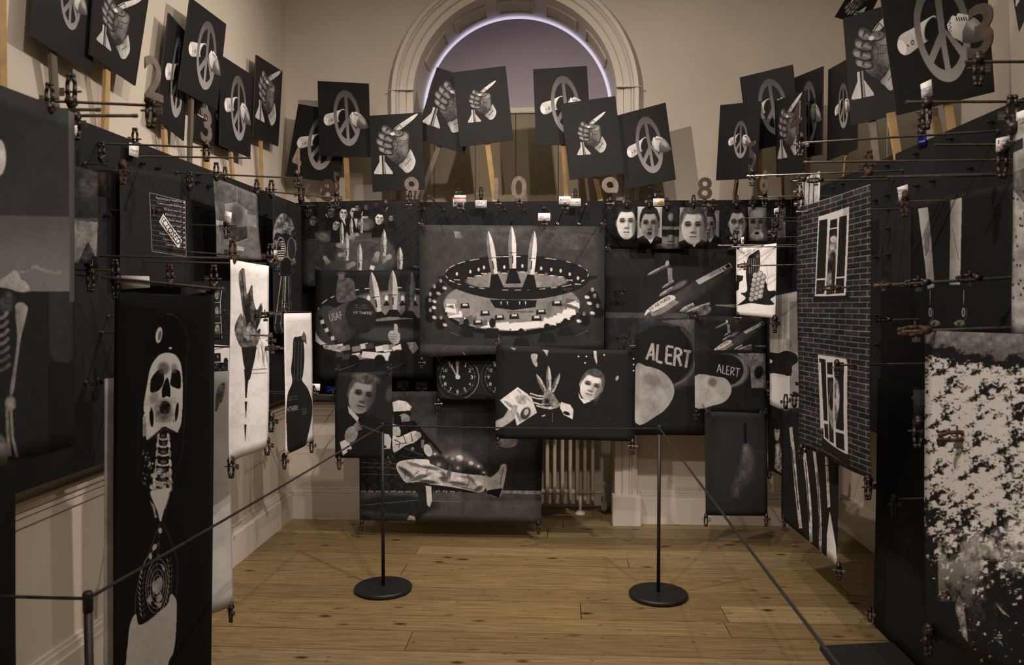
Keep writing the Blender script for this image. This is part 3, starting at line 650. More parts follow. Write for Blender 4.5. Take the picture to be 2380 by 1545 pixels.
# cylinder bomb over a table
p = Print([(732, 628), (1014, 628), (1013, 878), (734, 882)], .19).zoom(*Y1)
p.arc(1500, 1000, 590, 200, 180, 350, 7, .8, dash=10); p.ell(1500, 960, 350, 130, .45, 0, .2, n=.05); p.poly([(1380, 1080), (1760, 1050), (1760, 1160), (1380, 1180)], .16)
for x in (1475, 1605, 1330, 1700): p.ell(x, 890, 14, 24, .8, 0, .3); p.poly([(x - 30, 950), (x, 905), (x + 30, 950)], .15)
p.ell(1480, 1180, 260, 60, .3, 0, .6)
p.rocket((1352, 670), (1405, 1020), 78, .72, .1); p.rocket((1525, 655), (1530, 1000), 76, .66, .12); p.rocket((1678, 665), (1655, 1010), 78, .36, .12)
p.poly([(885, 1040), (940, 1010), (1010, 1260), (930, 1270), (885, 1235)], .78); p.ell(1010, 1110, 130, 165, .3, -20, .05)
for i in range(7):
    t = i / 6; x = 915 + 70 * t + 60 * t * t; y = 1040 + 200 * t; p.poly([(x, y), (x + 28, y - 12), (x + 38, y + 18), (x + 10, y + 30)], .75 if i % 2 else .2)
p.poly([(1000, 1000), (1170, 905), (1270, 1180), (1120, 1255), (1040, 1180)], .30, n=.03, grad=(-1, -.2, .1)); p.ell(1265, 1030, 125, 150, .22, -15, .04, n=.015)
p.text('USAF', 1010, 1080, 62, .66, -14, width=110); p.text('HI THERE!', 1205, 1018, 26, .75, 2, width=155); p.text('NUCLEAR WEAPON', 1215, 950, 11, .45, 2, width=110); p.text('HANDLE WITH CARE', 1215, 970, 11, .45, 3, width=120)
p.poly([(1075, 740), (1110, 725), (1200, 735), (1225, 860), (1215, 900), (1090, 925), (1062, 870)], .36, n=.06, ns=6); p.ell(1105, 705, 26, 34, .42, 0, .2); p.poly([(1065, 695), (1085, 672), (1130, 672), (1145, 690)], .32)
for i in range(16):
    x = 1060 + (i % 8) * 62 + RS.randint(-15, 15); y = 1275 + (i // 8) * 70 + RS.randint(-15, 15)
    if x < 1500: p.poly([(x, y), (x + 65, y - 12), (x + 75, y + 32), (x + 8, y + 42)], RS.choice([.8, .75, .5, .3]))
p.poly([(950, 1270), (1050, 1270), (1150, 1290), (1100, 1330), (960, 1300)], .6, n=.15, ns=8); p.poly([(1280, 1320), (1500, 1340), (1495, 1400), (1270, 1370)], .78)
p.poly([(1440, 1270), (1490, 1265), (1495, 1310), (1445, 1310)], .7); p.poly([(1640, 1250), (1710, 1245), (1735, 1300), (1690, 1345), (1660, 1300)], .5, n=.1)
p.poly([(1490, 1180), (1510, 1155), (1535, 1150), (1535, 1105), (1552, 1098), (1566, 1115), (1566, 1160), (1585, 1185), (1582, 1235), (1560, 1262), (1520, 1255), (1495, 1225)], .62, n=.05)
for yy in (1180, 1200, 1220, 1240): p.line([(1497, yy), (1545, yy + 4)], 3, .25)
p.ell(1530, 1200, 4, 5, .55, 0, .15); p.poly([(1520, 1290), (1590, 1260), (1600, 1310), (1530, 1330)], .78); p.ell(1570, 1400, 80, 90, .13, 0, .2)
for x in (1000, 1210, 1420): p.ell(x, 1400, 45, 50, .12, 0, .2)
sheet('wall_print', 'print of a painted bomb lettered in white above a round table', 'print', p, 5.46, .004, group=HP)
# soldier kicking
p = Print([(835, 910), (1264, 908), (1257, 1217), (836, 1208)], .21).zoom(*Y5); p.noise(.015, .6)
p.poly([(300, 560), (1050, 560), (1050, 900), (300, 900)], .27, n=.02, grad=(0, 1, .04)); p.ell(1150, 960, 500, 90, .3, 0, .9, n=.02)
p.poly([(500, 1240), (1800, 1255), (1800, 1500), (500, 1500)], .33, n=.02, ns=2, grad=(0, -1, .03)); p.ell(800, 1330, 260, 60, .22, 0, .5)
p.line([(540, 1335), (900, 1300), (1220, 1308)], 3, .5); p.poly([(540, 1030), (820, 1030), (830, 1235), (540, 1240)], .2, n=.07, ns=9)
for y in (1055, 1085, 1128): p.line([(545, y), (800, y + 8)], 4, .42)
for i in range(60): x = 550 + i * 16; p.ell(x, 1242 + RS.randint(-3, 3), 6, 5, .6 if i % 3 else .3, 0, .3)
p.poly([(1480, 1235), (1740, 1240), (1740, 1262), (1480, 1256)], .55, n=.12, ns=9)
for x, y, r in ((1035, 1000, 20), (1110, 1018, 22), (1195, 1028, 60), (1270, 1060, 40), (1320, 1080, 22), (1060, 1068, 36), (1185, 1090, 28), (1150, 1030, 30), (1355, 1120, 16)):
    p.ell(x, y, r * 1.3, r * .8, .6, 15, 1.2, a=.6); p.ell(x, y, r * .4, r * .35, .95, 0, .6)
p.ell(1180, 1090, 200, 60, .18, 20, .5, a=.5); p.ell(1510, 915, 70, 45, .5, 0, .1, n=.05)
p.poly([(760, 660), (800, 645), (850, 655), (885, 690), (870, 720), (770, 735)], .76, n=.06, ns=4); p.poly([(762, 722), (875, 715), (880, 750), (770, 765)], .12); p.ell(835, 770, 38, 36, .55, 0, .3, n=.08); p.poly([(770, 760), (815, 750), (820, 800), (775, 815)], .12)
p.poly([(755, 800), (900, 780), (1000, 900), (985, 1030), (800, 1050), (740, 980)], .13, n=.06, ns=8); p.poly([(762, 800), (800, 815), (815, 850), (812, 880), (762, 880)], .66, sm=0, n=.06, ns=4)
p.poly([(762, 880), (800, 890), (850, 868), (900, 848), (932, 862), (936, 892), (900, 925), (845, 945), (800, 975), (765, 985)], .72, n=.06, ns=4, grad=(0, -1, .08))
for a in ([(770, 905), (810, 925), (800, 960)], [(830, 880), (850, 930)], [(880, 862), (890, 920)], [(780, 940), (850, 925)]): p.line(a, 5, .3)
p.ell(925, 878, 22, 24, .6, 0, .3, n=.08); p.ell(890, 965, 12, 12, .5, 0, .4); p.line([(840, 960), (960, 1010)], 8, .3); p.line([(800, 1010), (920, 1030)], 6, .26)
p.line([(930, 830), (1075, 995)], 16, .10); p.line([(945, 920), (1000, 960)], 26, .14); p.ell(990, 975, 26, 42, .72, -20, .15, n=.06); p.line([(955, 905), (955, 960)], 20, .45)
p.poly([(785, 1075), (830, 1040), (985, 1035), (1010, 1065), (1130, 1110), (1250, 1130), (1360, 1145), (1370, 1210), (1320, 1250), (1150, 1215), (980, 1195), (860, 1190), (810, 1140)], .72, n=.06, ns=3, grad=(0, -1, .08))
for x, y, rx_, ry_, a, v in ((850, 1120, 60, 16, 35, .3), (940, 1150, 70, 14, -20, .34), (1010, 1090, 60, 12, 10, .4), (1090, 1150, 34, 24, 70, .3), (1180, 1190, 60, 12, 8, .32), (1280, 1170, 40, 10, 50, .4), (900, 1070, 50, 10, 20, .45), (990, 1180, 60, 12, 5, .25), (1130, 1120, 12, 50, 5, .35), (1320, 1225, 30, 14, -30, .3), (1230, 1150, 44, 9, 5, .5)): p.ell(x, y, rx_, ry_, v, a, .9, a=.85)
for a in ([(800, 1080), (850, 1110), (840, 1150)], [(905, 1060), (960, 1085), (1010, 1090)], [(985, 1100), (975, 1150)], [(1118, 1110), (1112, 1185)], [(1245, 1135), (1262, 1175), (1240, 1215)], [(1150, 1200), (1300, 1235)], [(870, 1165), (930, 1110)]): p.line(a, 3.5, .2)
for x, y in ((960, 1120), (1060, 1135), (1200, 1160), (880, 1100), (1320, 1190)): p.ell(x, y, 26, 12, .84, 15, .9, a=.7)
p.poly([(860, 1185), (1000, 1200), (1150, 1215), (1310, 1250), (1200, 1245), (960, 1215), (890, 1210)], .14)
p.poly([(1360, 1140), (1400, 1150), (1450, 1110), (1470, 1070), (1500, 1065), (1505, 1110), (1480, 1230), (1455, 1282), (1380, 1250)], .62, n=.05, ns=4); p.poly([(1380, 1235), (1478, 1222), (1455, 1284), (1375, 1255)], .1); p.line([(1485, 1085), (1462, 1200)], 4, .2)
p.poly([(880, 1190), (1010, 1200), (1018, 1300), (1000, 1360), (910, 1430), (860, 1400), (935, 1290)], .2, n=.03); p.poly([(975, 1205), (1012, 1210), (1018, 1300), (1002, 1345), (985, 1330)], .72, n=.05, ns=4); p.poly([(853, 1428), (870, 1396), (905, 1405), (912, 1430)], .75)
sheet('wall_print', 'large print of a soldier in pale desert gear kicking high', 'print', p, 5.36, .004, group=HP)
# clocks
p = Print([(1013, 832), (1160, 832), (1158, 930), (1017, 928)], .19).zoom(*Y5)
for cx in (1188, 1482):
    p.ell(cx, 497, 132, 137, .15, 0, .02); p.arc(cx, 500, 138, 140, 0, 360, 2.5, .36); p.arc(cx, 500, 140, 140, -30, 70, 4, .6)
    for i in range(60):
        t = math.radians(i * 6); p.ell(cx + 113 * math.sin(t), 497 - 110 * math.cos(t), 3.5 if i % 5 else 4.5, 4 if i % 5 else 5, .55 if i % 5 == 0 else .38, 0, .5)
    for i in range(1, 13):
        t = math.radians(i * 30); s_ = str(i); h_ = 24; x = cx + 92 * math.sin(t); y = 497 - 90 * math.cos(t); p.text(s_, x - (16 if i > 9 else 9), y + 12, h_, .8, width=30 if i > 9 else 18)
    p.line([(cx, 497), (cx - 2, 395)], 14, .62); p.line([(cx + 4, 505), (cx - 58, 393)], 10, .62); p.ell(cx + 2, 497, 16, 15, .72, 0, .15)
sheet('wall_print', 'print of round clock dials just before midnight', 'print', p, 5.30, .003, group=HP)
# bomber over pointing finger, large and small version
def art_alert(c, T, res=1.25):
    p = Print(c, .20, res=res)
    def q(*a): return [T(*x) for x in a]
    k = abs(T(100, 0)[0] - T(0, 0)[0]) / 100
    p.poly(q((90, 480), (1200, 480), (1200, 1000), (90, 1000)), .21, n=.012, ns=.7)
    p.poly(q((90, 1000), (780, 1005), (780, 1050), (90, 1048)), .34, n=.03, ns=4); p.poly(q((90, 1050), (830, 1050), (830, 1600), (90, 1600)), .25, n=.02, grad=(0, 1, .01))
    p.poly(q((560, 1070), (900, 1070), (900, 1250), (860, 1400), (820, 1300), (760, 1140), (660, 1100)), .40, n=.04)
    p.poly(q((980, 945), (1160, 962), (1160, 935), (1000, 938)), .5); p.ell(*T(700, 900), 330 * k, 60 * k, .3, -30, .8, n=.03)
    p.poly(q((470, 985), (640, 870), (830, 745), (1000, 640), (1150, 560), (1150, 640), (1000, 740), (850, 830), (700, 920), (560, 1010), (480, 1033)), .3, n=.03, ns=2, grad=(-.5, 1, .04))
    p.poly(q((415, 1020), (450, 965), (610, 862), (665, 893), (500, 990), (450, 1000), (425, 1025)), .76, n=.04); p.poly(q((455, 985), (500, 1000), (660, 895), (700, 920), (560, 1012), (478, 1033)), .52, n=.04)
    p.text('U.S. AIR FORCE', *T(455, 990), 24 * k, .15, -30, width=200 * k)
    p.poly(q((830, 742), (1110, 598), (1130, 630), (862, 776)), .68, n=.03); p.text('UNITED STATES', *T(960, 705), 20 * k, .2, -27, width=90 * k); p.poly(q((1045, 645), (1100, 605), (1122, 628), (1068, 660)), .12); p.ell(*T(1072, 640), 12 * k, 10 * k, .7, 0, .2)
    for a in (((430, 702), (620, 612), 30), ((555, 805), (655, 745), 24), ((530, 872), (650, 800), 34), ((698, 998), (820, 935), 40), ((750, 1002), (950, 930), 34)): p.rocket(T(*a[0]), T(*a[1]), a[2] * k, .62)
    p.poly(q((600, 640), (640, 640), (645, 745), (610, 760)), .5, n=.05); p.ell(*T(900, 985), 60 * k, 38 * k, .42, -20, .4, n=.1, ns=5); p.ell(*T(600, 600), 14 * k, 22 * k, .7, 20, .3); p.ell(*T(700, 780), 70 * k, 22 * k, .42, -30, .7, n=.05)
    # key cap with lettering (stroke letters), fingertip below
    p.ell(*T(600, 1360), 260 * k, 265 * k, .34, 0, .25); p.ell(*T(560, 1350), 250 * k, 250 * k, .17, 0, .12); p.poly(q((340, 1180), (700, 1110), (790, 1330), (700, 1560), (340, 1560)), .17)
    wv = 22 * k
    L = {'A': [[(430, 1385), (482, 1252), (489, 1392)], [(450, 1345), (487, 1348)]], 'L': [[(524, 1262), (513, 1398), (560, 1412)]],
         'E': [[(652, 1285), (598, 1275), (590, 1412), (640, 1422)], [(596, 1345), (640, 1352)]], 'R': [[(656, 1437), (668, 1290), (706, 1300), (718, 1340), (668, 1362)], [(690, 1362), (714, 1440)]],
         'T': [[(735, 1312), (796, 1322)], [(772, 1320), (752, 1452)]]}
    for ls in L.values():
        for a in ls: p.line(q(*a), wv, .62, n=.05, ns=4)
    return p
def T1(x, y): return (1380 + x / 3.512, 440 + y / 3.512)
p = art_alert([(1407, 578), (1712, 578), (1640, 1010), (1407, 1010)], T1) if False else art_alert([(1407, 578), (1712, 578), (1712, 1012), (1407, 1010)], T1)
p.zoom(*Y6); p.poly([(1000, 215), (1080, 208), (1180, 240), (1250, 310), (1270, 390), (1230, 480), (1150, 550), (1000, 598)], .62, n=.05, ns=1, grad=(-.3, .6, .06)); p.ell(1110, 300, 60, 40, .45, 20, .9, a=.7); p.ell(1180, 420, 60, 60, .68, 0, .9, a=.6)
p.arc(1200, 180, 210, 165, 0, 70, 6, .5)
sheet('wall_print', 'large print of a bomber above the word ALERT and a fingertip', 'print', p, 5.52, .004, group=HP)
def T2(x, y): return (1615 + (x - 360) * .1625 - 0, 735 + (y - 480) * .165 * .96)
p = art_alert([(1614, 735), (1783, 735), (1784, 962), (1615, 957)], lambda x, y: (1658 + (x - 415) * .1655, 740 + (y - 560) * .1655), 1.8)
p.zoom(*Y6); p.poly([(1410, 100), (1860, 100), (1900, 560), (1410, 540)], .2, n=.01); p.poly([(1700, 120), (1900, 120), (1900, 360), (1800, 360), (1790, 220)], .48, n=.1, ns=3)
p.ell(1640, 240, 140, 115, .5, 0, .25); p.ell(1620, 235, 125, 108, .18, 0, .1); p.poly([(1410, 130), (1640, 130), (1690, 330), (1410, 300)], .18); p.ell(1850, 250, 30, 45, .15, 10, .5, n=.05)
p.line([(1562, 252), (1578, 195), (1590, 256)], 7, .68); p.line([(1568, 232), (1588, 235)], 5, .68); p.line([(1604, 202), (1600, 258), (1620, 262)], 7, .68); p.line([(1648, 210), (1630, 208), (1626, 264), (1645, 268)], 7, .68); p.line([(1628, 236), (1645, 239)], 6, .68)
p.line([(1655, 272), (1660, 216), (1678, 220), (1680, 240), (1662, 245), (1680, 274)], 7, .68); p.line([(1688, 222), (1722, 228)], 7, .68); p.line([(1706, 226), (1698, 284)], 7, .68)
p.poly([(1410, 278), (1560, 282), (1620, 295), (1655, 340), (1660, 390), (1620, 450), (1540, 480), (1410, 492)], .64, n=.04, ns=1); p.ell(1530, 320, 30, 30, .42, 0, .9, a=.8)
sheet('wall_print', 'smaller ALERT print with the same fingertip, overlapping the large one', 'print', p, 5.36, .003, group=HP)
# rising smoke trail
p = Print([(1638, 955), (1783, 960), (1784, 1199), (1640, 1197)], .21).zoom(*Y7); p.noise(.008, 1)
p.ell(250, 480, 190, 260, .25, 0, .9); p.line([(293, 295), (295, 400)], 16, .10)
for x, y, r, v in ((300, 430, 18, .5), (302, 470, 26, .48), (300, 520, 30, .42), (280, 570, 32, .36), (262, 610, 24, .34), (240, 640, 22, .3), (250, 660, 12, .36)): p.ell(x, y, r, r * 1.5, v, 0, 1.1, n=.06, ns=4, a=.75)
p.ell(320, 500, 26, 80, .34, 0, 1, n=.04, a=.6)
sheet('wall_print', 'tall dark print of a rocket trail rising from smoke', 'print', p, 5.24, .004, group=HP)
# ring of light, three rockets: centre print
p = Print([(974, 522), (1406, 526), (1404, 812), (976, 830)], .25).zoom(*Y2); p.noise(.012, .6)
p.ell(800, 600, 900, 450, .29, 0, .9, n=.02, a=.8); p.ell(860, 380, 420, 70, .33, 0, .9, n=.06, ns=2, a=.7); p.poly([(1100, 340), (1480, 370), (1500, 490), (1110, 500)], .31, n=.04, ns=3)
p.poly([(350, 340), (410, 345), (430, 400), (370, 400)], .42, n=.1, ns=4)
p.ell(860, 720, 590, 185, .15, 0, .03, n=.012); p.ell(860, 770, 480, 95, .13, 0, .05); p.ell(870, 745, 410, 78, .52, 0, .12, n=.04)
p.ell(820, 955, 560, 240, .12, 0, .03); p.ell(820, 940, 558, 215, .50, 0, .03, n=.035, ns=2, grad=(0, .8, .05)); p.poly([(290, 700), (1430, 700), (1420, 760), (1300, 840), (1080, 890), (860, 900), (640, 885), (420, 830), (310, 770)], .16, n=.012)
p.ell(870, 748, 412, 76, .5, 0, .12, n=.05, a=1); p.poly([(440, 800), (1300, 800), (1200, 860), (860, 880), (560, 860)], .15)
p.arc(862, 690, 580, 142, 150, 390, 5, .85, dash=8); p.arc(862, 700, 585, 122, 20, 160, 6, .72, dash=14)
p.poly([(660, 900), (1040, 905), (1030, 960), (850, 985), (700, 965)], .14); 
for x in (745, 797, 897, 945): p.poly([(x, 915), (x + 12, 915), (x + 6, 950)], .8)
for i in range(34):      # papers on the near rim
    t = math.radians(-12 + i * 204 / 33); x = 820 + 500 * math.cos(t); y = 950 + 168 * math.sin(t); s_ = RS.uniform(.7, 1.3); a = RS.uniform(-.4, .4)
    w_, h_ = 42 * s_, 20 * s_; c_, n_ = math.cos(a), math.sin(a)
    p.poly([(x - w_ * c_, y - w_ * n_ - h_), (x + w_ * c_, y + w_ * n_ - h_), (x + w_ * c_ + 8, y + w_ * n_ + h_), (x - w_ * c_ - 8, y - w_ * n_ + h_)], RS.choice([.82, .8, .76, .4, .62]))
for x, y in ((620, 1010), (860, 1035), (1075, 1000), (450, 950), (1200, 930), (560, 1085), (1040, 1050), (740, 1045)): p.poly([(x - 38, y - 18), (x + 30, y - 22), (x + 40, y + 20), (x - 42, y + 24)], .2); p.poly([(x - 22, y - 16), (x + 20, y - 18), (x + 24, y), (x - 22, y + 2)], .75)
p.poly([(835, 1090), (1055, 1075), (1060, 1125), (835, 1155)], .84); p.poly([(700, 1090), (815, 1080), (818, 1150), (720, 1140)], .8); p.text('1000000000000', 795, 1006, 16, .2, width=220)
for x, y in ((380, 690), (495, 672), (565, 655), (610, 638), (778, 635), (925, 625), (1075, 645), (1155, 655), (1228, 665), (1298, 692), (1362, 725)):
    p.poly([(x - 34, y + 50), (x - 18, y + 14), (x + 18, y + 14), (x + 34, y + 50)], .12, n=.02); p.ell(x, y, 10, 16, .72, 0, .2); p.line([(x - 24, y + 48), (x + 24, y + 50)], 7, .72, n=.1)
for x, y in ((238, 745), (185, 790), (148, 855), (145, 905), (148, 985), (1472, 820), (1490, 870), (1512, 950), (240, 1045), (1410, 1015)):
    p.ell(x, y + 55, 45, 48, .13, 0, .3); p.ell(x, y, 13, 19, .52, 0, .4, n=.12, ns=9); p.ell(x + (35 if x < 800 else -40), y + 60, 20, 14, .7, 20, .4, n=.1)
for x, y, r in ((460, 1090, 45), (680, 1090, 48), (915, 1170, 46), (1120, 1130, 45), (1265, 1085, 42)): p.ell(x, y, r * .55, r * .8, .17, 0, .15); p.poly([(x - r * 1.6, y + r * 2.6), (x - r, y + r * .9), (x + r, y + r * .9), (x + r * 1.6, y + r * 2.6)], .17, n=.02)
for a in (((645, 335), (700, 712), 66), ((838, 298), (848, 665), 66), ((1022, 335), (990, 715), 66)): p.rocket(a[0], a[1], a[2], .76, .28)
p.poly([(0, 1260), (700, 1275), (1600, 1305), (1600, 1390), (0, 1390)], .3, n=.02); p.line([(700, 1275), (1560, 1305)], 3, .4); p.line([(430, 1330), (460, 1355)], 5, .8); p.line([(1340, 1200), (1440, 1150)], 3, .45); p.line([(320, 1165), (430, 1200)], 3, .45)
sheet('wall_print', 'widest print, three white rockets rising from a ring-shaped table', 'print', p, 5.22, .006, group=HP)
# black print with banknote, skeleton hand
p = Print([(1153, 803), (1477, 812), (1475, 1025), (1152, 1018)], .17).zoom(*Y6); p.noise(.006, 1)
p.poly([(35, 590), (90, 560), (130, 500), (180, 470), (200, 510), (170, 570), (100, 620), (35, 650)], .62, n=.05, ns=3)
p.poly([(65, 445), (190, 352), (260, 400), (290, 430), (325, 530), (185, 620), (165, 540), (120, 500)], .76, sm=0, n=.04, ns=5, grad=(-.6, -.6, .05)); p.text('BANK OF ENGLAND', 185, 375, 13, .3, 42, width=120); p.text('1000000', 90, 455, 20, .12, 38, width=80); p.text('1000000', 168, 515, 20, .12, 66, width=85); p.ell(245, 535, 32, 46, .28, 30, .3); p.ell(250, 525, 16, 24, .62, 20, .3, n=.06); p.ell(215, 440, 40, 30, .6, 30, .5, n=.08, ns=8)
p.poly([(140, 520), (160, 475), (190, 480), (185, 520), (160, 570)], .58, n=.04)
p.rocket((404, 196), (408, 380), 36, .74); p.rocket((320, 258), (385, 390), 32, .66); p.rocket((484, 250), (430, 385), 32, .66)
for k_, (x, y) in enumerate(((275, 395), (270, 415), (290, 455), (320, 480), (355, 485))): p.line([(x, y), (x + 60, y + 18), (x + 110, y + 22 - k_ * 4)], 11, .66, n=.06)
p.poly([(380, 380), (420, 375), (465, 440), (490, 480), (450, 495), (400, 470), (360, 470)], .5, n=.1, ns=6); p.ell(394, 450, 28, 30, .14, 0, .1); p.arc(394, 450, 24, 26, 0, 360, 5, .6); p.arc(394, 450, 14, 16, 0, 360, 3, .5)
p.poly([(490, 455), (555, 475), (578, 510), (572, 578), (510, 545), (485, 500)], .76, n=.03); p.ell(530, 535, 24, 12, .15, 20, .4)
p.poly([(282, 130), (300, 115), (330, 125), (322, 165), (330, 190), (318, 210), (295, 180)], .6, n=.06); p.poly([(715, 95), (735, 95), (742, 180), (735, 190), (718, 140)], .68); p.poly([(360, 85), (405, 90), (395, 135), (375, 100)], .6); p.poly([(135, 75), (180, 80), (165, 98)], .5)
p.face(700, 345, 150, 205, .74, 18, hair=.34, lookx=.02); p.poly([(610, 385), (630, 430), (700, 450), (650, 470), (618, 430)], .78); p.ell(876, 290, 10, 18, .65, 20, .4, n=.1)
for x, y in ((988, 158), (988, 198), (988, 240), (612, 134), (666, 134), (788, 126), (657, 180)): p.ell(x, y, 6, 6, .85, 0, .3)
p.line([(432, 530), (432, 600)], 4, .4); p.poly([(355, 550), (385, 542), (380, 555), (360, 558)], .7); p.line([(816, 560), (816, 585)], 3, .4)
sheet('wall_print', 'black print with a hand holding a banknote towards three small rockets', 'print', p, 4.95, .010, sag=.01, group=HP)
# man in dinner suit with raised hand
p = Print([(779, 866), (911, 862), (910, 1064), (779, 1064)], .20).zoom(*Y5)
p.poly([(390, 720), (520, 660), (600, 740), (760, 800), (760, 1000), (390, 1010)], .14, n=.01); p.poly([(470, 680), (545, 760), (535, 790), (480, 730)], .66); p.poly([(540, 770), (590, 745), (590, 790), (545, 795)], .1)
p.face(560, 615, 165, 240, .5, 12, hair=.3, lookx=.08); p.ell(590, 505, 90, 35, .34, 10, .5, n=.08, ns=6); p.ell(745, 605, 25, 50, .3, 10, .8)
p.poly([(420, 920), (470, 895), (500, 960), (440, 1008)], .72); p.ell(478, 975, 11, 10, .2); p.ell(495, 870, 42, 55, .5, 20, .15, n=.05); p.hand(500, 840, 52, .52, -30); p.poly([(700, 862), (740, 868), (758, 900), (750, 962), (695, 965)], .66); p.ell(715, 950, 10, 9, .2); p.line([(560, 810), (680, 855)], 10, .3)
sheet('wall_print', 'portrait print of a man in a dinner suit raising his hand', 'print', p, 5.02, .006, group=HP)
# small right-hand prints
p = Print([(1711, 577), (1805, 565), (1803, 739), (1712, 731)], .82, res=2).zoom(*Y3); p.noise(.02, 2)
p.poly([(1240, 690), (1255, 560), (1300, 520), (1345, 500), (1352, 600), (1345, 700), (1400, 760), (1420, 830), (1480, 830), (1485, 870), (1440, 900), (1475, 940), (1400, 945), (1280, 930), (1200, 945), (1175, 945), (1240, 890), (1200, 850), (1250, 830)], .17, n=.03)
p.poly([(1165, 700), (1220, 710), (1215, 745), (1190, 760), (1185, 820), (1165, 835)], .15)
for i in range(17):
    r_ = i // 3; x = 1285 + (i % 3) * 34 + r_ * 6; y = 895 - r_ * 38 + (i % 3) * -12; p.ell(x, y, 24, 26, .14, 20, .1); p.ell(x, y, 21, 23, .62, 20, .2, n=.05, grad=(-.6, -.6, .1))
for i in range(5): p.line([(1262 + i * 18, 560 + i * 4), (1268 + i * 17, 690)], 6, .45, n=.1)
p.poly([(1300, 530), (1345, 505), (1350, 560), (1300, 600)], .3, n=.1, ns=6); p.line([(1405, 640), (1418, 720), (1408, 800)], 4, .6)
sheet('wall_print', 'white print of a boot-like tower of stones on a black blot', 'print', p, (4.86, 4.70), .006)
p = Print([(1789, 690), (1875, 672), (1875, 975), (1789, 940)], .66, res=2).zoom(*Y3); p.noise(.03, .8)
p.poly([(1380, 915), (1780, 915), (1780, 1900), (1590, 1900), (1590, 915)], .5, n=.02)  # shade on the right part, put into the print colour
for x in (1455, 1500, 1540): p.line([(x, 830), (x + 10, 1100), (x, 1500)], 3, .45)
p.poly([(1430, 1330), (1500, 1335), (1560, 1315), (1640, 1340), (1660, 1400), (1610, 1440), (1610, 1490), (1570, 1520), (1520, 1480), (1440, 1500), (1425, 1440), (1460, 1400), (1420, 1370)], .13); p.zoom(*Y7)
p.poly([(405, -15), (530, -5), (525, 50), (405, 30)], .14); p.poly([(430, 50), (500, 60), (505, 205), (430, 180)], .72); p.poly([(515, 145), (572, 135), (572, 158), (530, 156)], .13); p.poly([(545, 80), (572, 85), (572, 100), (548, 98)], .13)
sheet('wall_print', 'pale streaked print with black blots, half behind the brick banner', 'print', p, (5.0, 4.8), .004)
# small portraits in a row
def portrait(c, label, d, base=.2, **k):
    p = Print(c, base, res=2.2); x0, y0 = p.c.min(0); x1, y1 = p.c.max(0); cx = (x0 + x1) / 2 + k.pop('dx', 0); w_ = (x1 - x0)
    if k.pop('suit', 1): p.poly([(x0 - 5, y1 + 5), (x0, y1 - 12), (cx, y1 - 26), (x1, y1 - 12), (x1 + 5, y1 + 5)], .14); p.poly([(cx - 9, y1 - 18), (cx + 12, y1 - 18), (cx + 3, y1 + 2)], .78)
    p.face(cx, (y0 + y1) / 2 + k.pop('dy', -2), w_ * k.pop('fw', .72), (y1 - y0) * k.pop('fh', .82), **k)
    return sheet('portrait_cutout', label, 'portrait', p, d, .002, group='small portraits under the top edge', nx=6, ny=6)
p = Print([(1407, 466), (1592, 466), (1592, 579), (1408, 579)], .13); sheet('backing_cloth', 'plain black cloth behind the row of small portraits', 'cloth', p, 5.66, .002)
portrait([(1644, 488), (1672, 489), (1671, 564), (1643, 562)], 'narrow portrait cutout showing a cheek and dark curly hair', 5.50, .5, v=.45, dx=-10, fw=1)
portrait([(1538, 482), (1580, 481), (1590, 578), (1516, 578)], 'portrait cutout of a moustached man in a peaked cap', 5.48, .35, v=.5, cap=1, suit=0, dx=6, fw=.8, fh=.9, dy=8, beard=0)
portrait([(1430, 481), (1482, 481), (1481, 560), (1432, 558)], 'portrait cutout of a round-faced man, leftmost of the small portraits', 5.44, .14, v=.7, suit=0, fw=.9, fh=.95)
portrait([(1482, 480), (1539, 481), (1538, 566), (1481, 566)], 'portrait cutout of a short-haired man with open mouth and white collar', 5.38, .62, v=.5, mouth=1, hair=.12)
portrait([(1580, 482), (1643, 481), (1643, 574), (1578, 573)], 'large portrait cutout of a balding fair man in suit and tie', 5.34, .5, v=.6, hair=.3, fw=.85, fh=.9)
portrait([(1734, 481), (1781, 482), (1784, 560), (1734, 559)], 'portrait cutout of a bald man with a white beard', 5.46, .45, v=.5, bald=1, beard=.66, suit=0, fw=.85, fh=.95)
portrait([(1686, 478), (1738, 480), (1740, 562), (1686, 556)], 'portrait cutout of a man with glasses speaking', 5.38, .14, v=.58, glass=1, mouth=1)
p = Print([(1797, 488), (1826, 482), (1826, 556), (1798, 560)], .3, res=2); p.noise(.08, 3); sheet('portrait_cutout', 'dim grey cutout hanging alone right of the bearded portrait', 'portrait', p, (5.4, 5.2), .002, nx=6, ny=6)

# ------------------------------------------------------------------ prints along the left wall
HL = 'prints hung along the left wall'
p = Print([(172, 385), (226, 400), (226, 612), (170, 611)], .33, res=1.5); p.noise(.05, 1.2)
p.poly([(165, 380), (240, 380), (240, 505), (165, 505)], .22, n=.03); p.poly([(165, 508), (225, 515), (222, 600), (205, 560), (180, 612), (165, 612)], .5, n=.06); p.ell(205, 430, 25, 30, .3, 0, .9, n=.05)
sheet('wall_print', 'cloudy grey print between the skeleton print and the dark sign print', 'print', p, None, .003, planeX=-1.66, group=HL)
p = Print([(278, 384), (441, 412), (443, 668), (278, 662)], .19, res=1.6).zoom(*Z5); p.noise(.006, 1)
Q = [(1018, 198), (1275, 258), (1280, 640), (1032, 602)]; p.poly(Q, .17); p.line(Q + [Q[0]], 4, .55)
rows = ['Psychological medicine', 'Commonwealth Building', 'Medical records', 'Metabolic unit', '"C" Block wards', 'Medical supt.', 'Works dept.', 'Francis Fraser labs', 'Centre for games', 'Catering dept.', '']
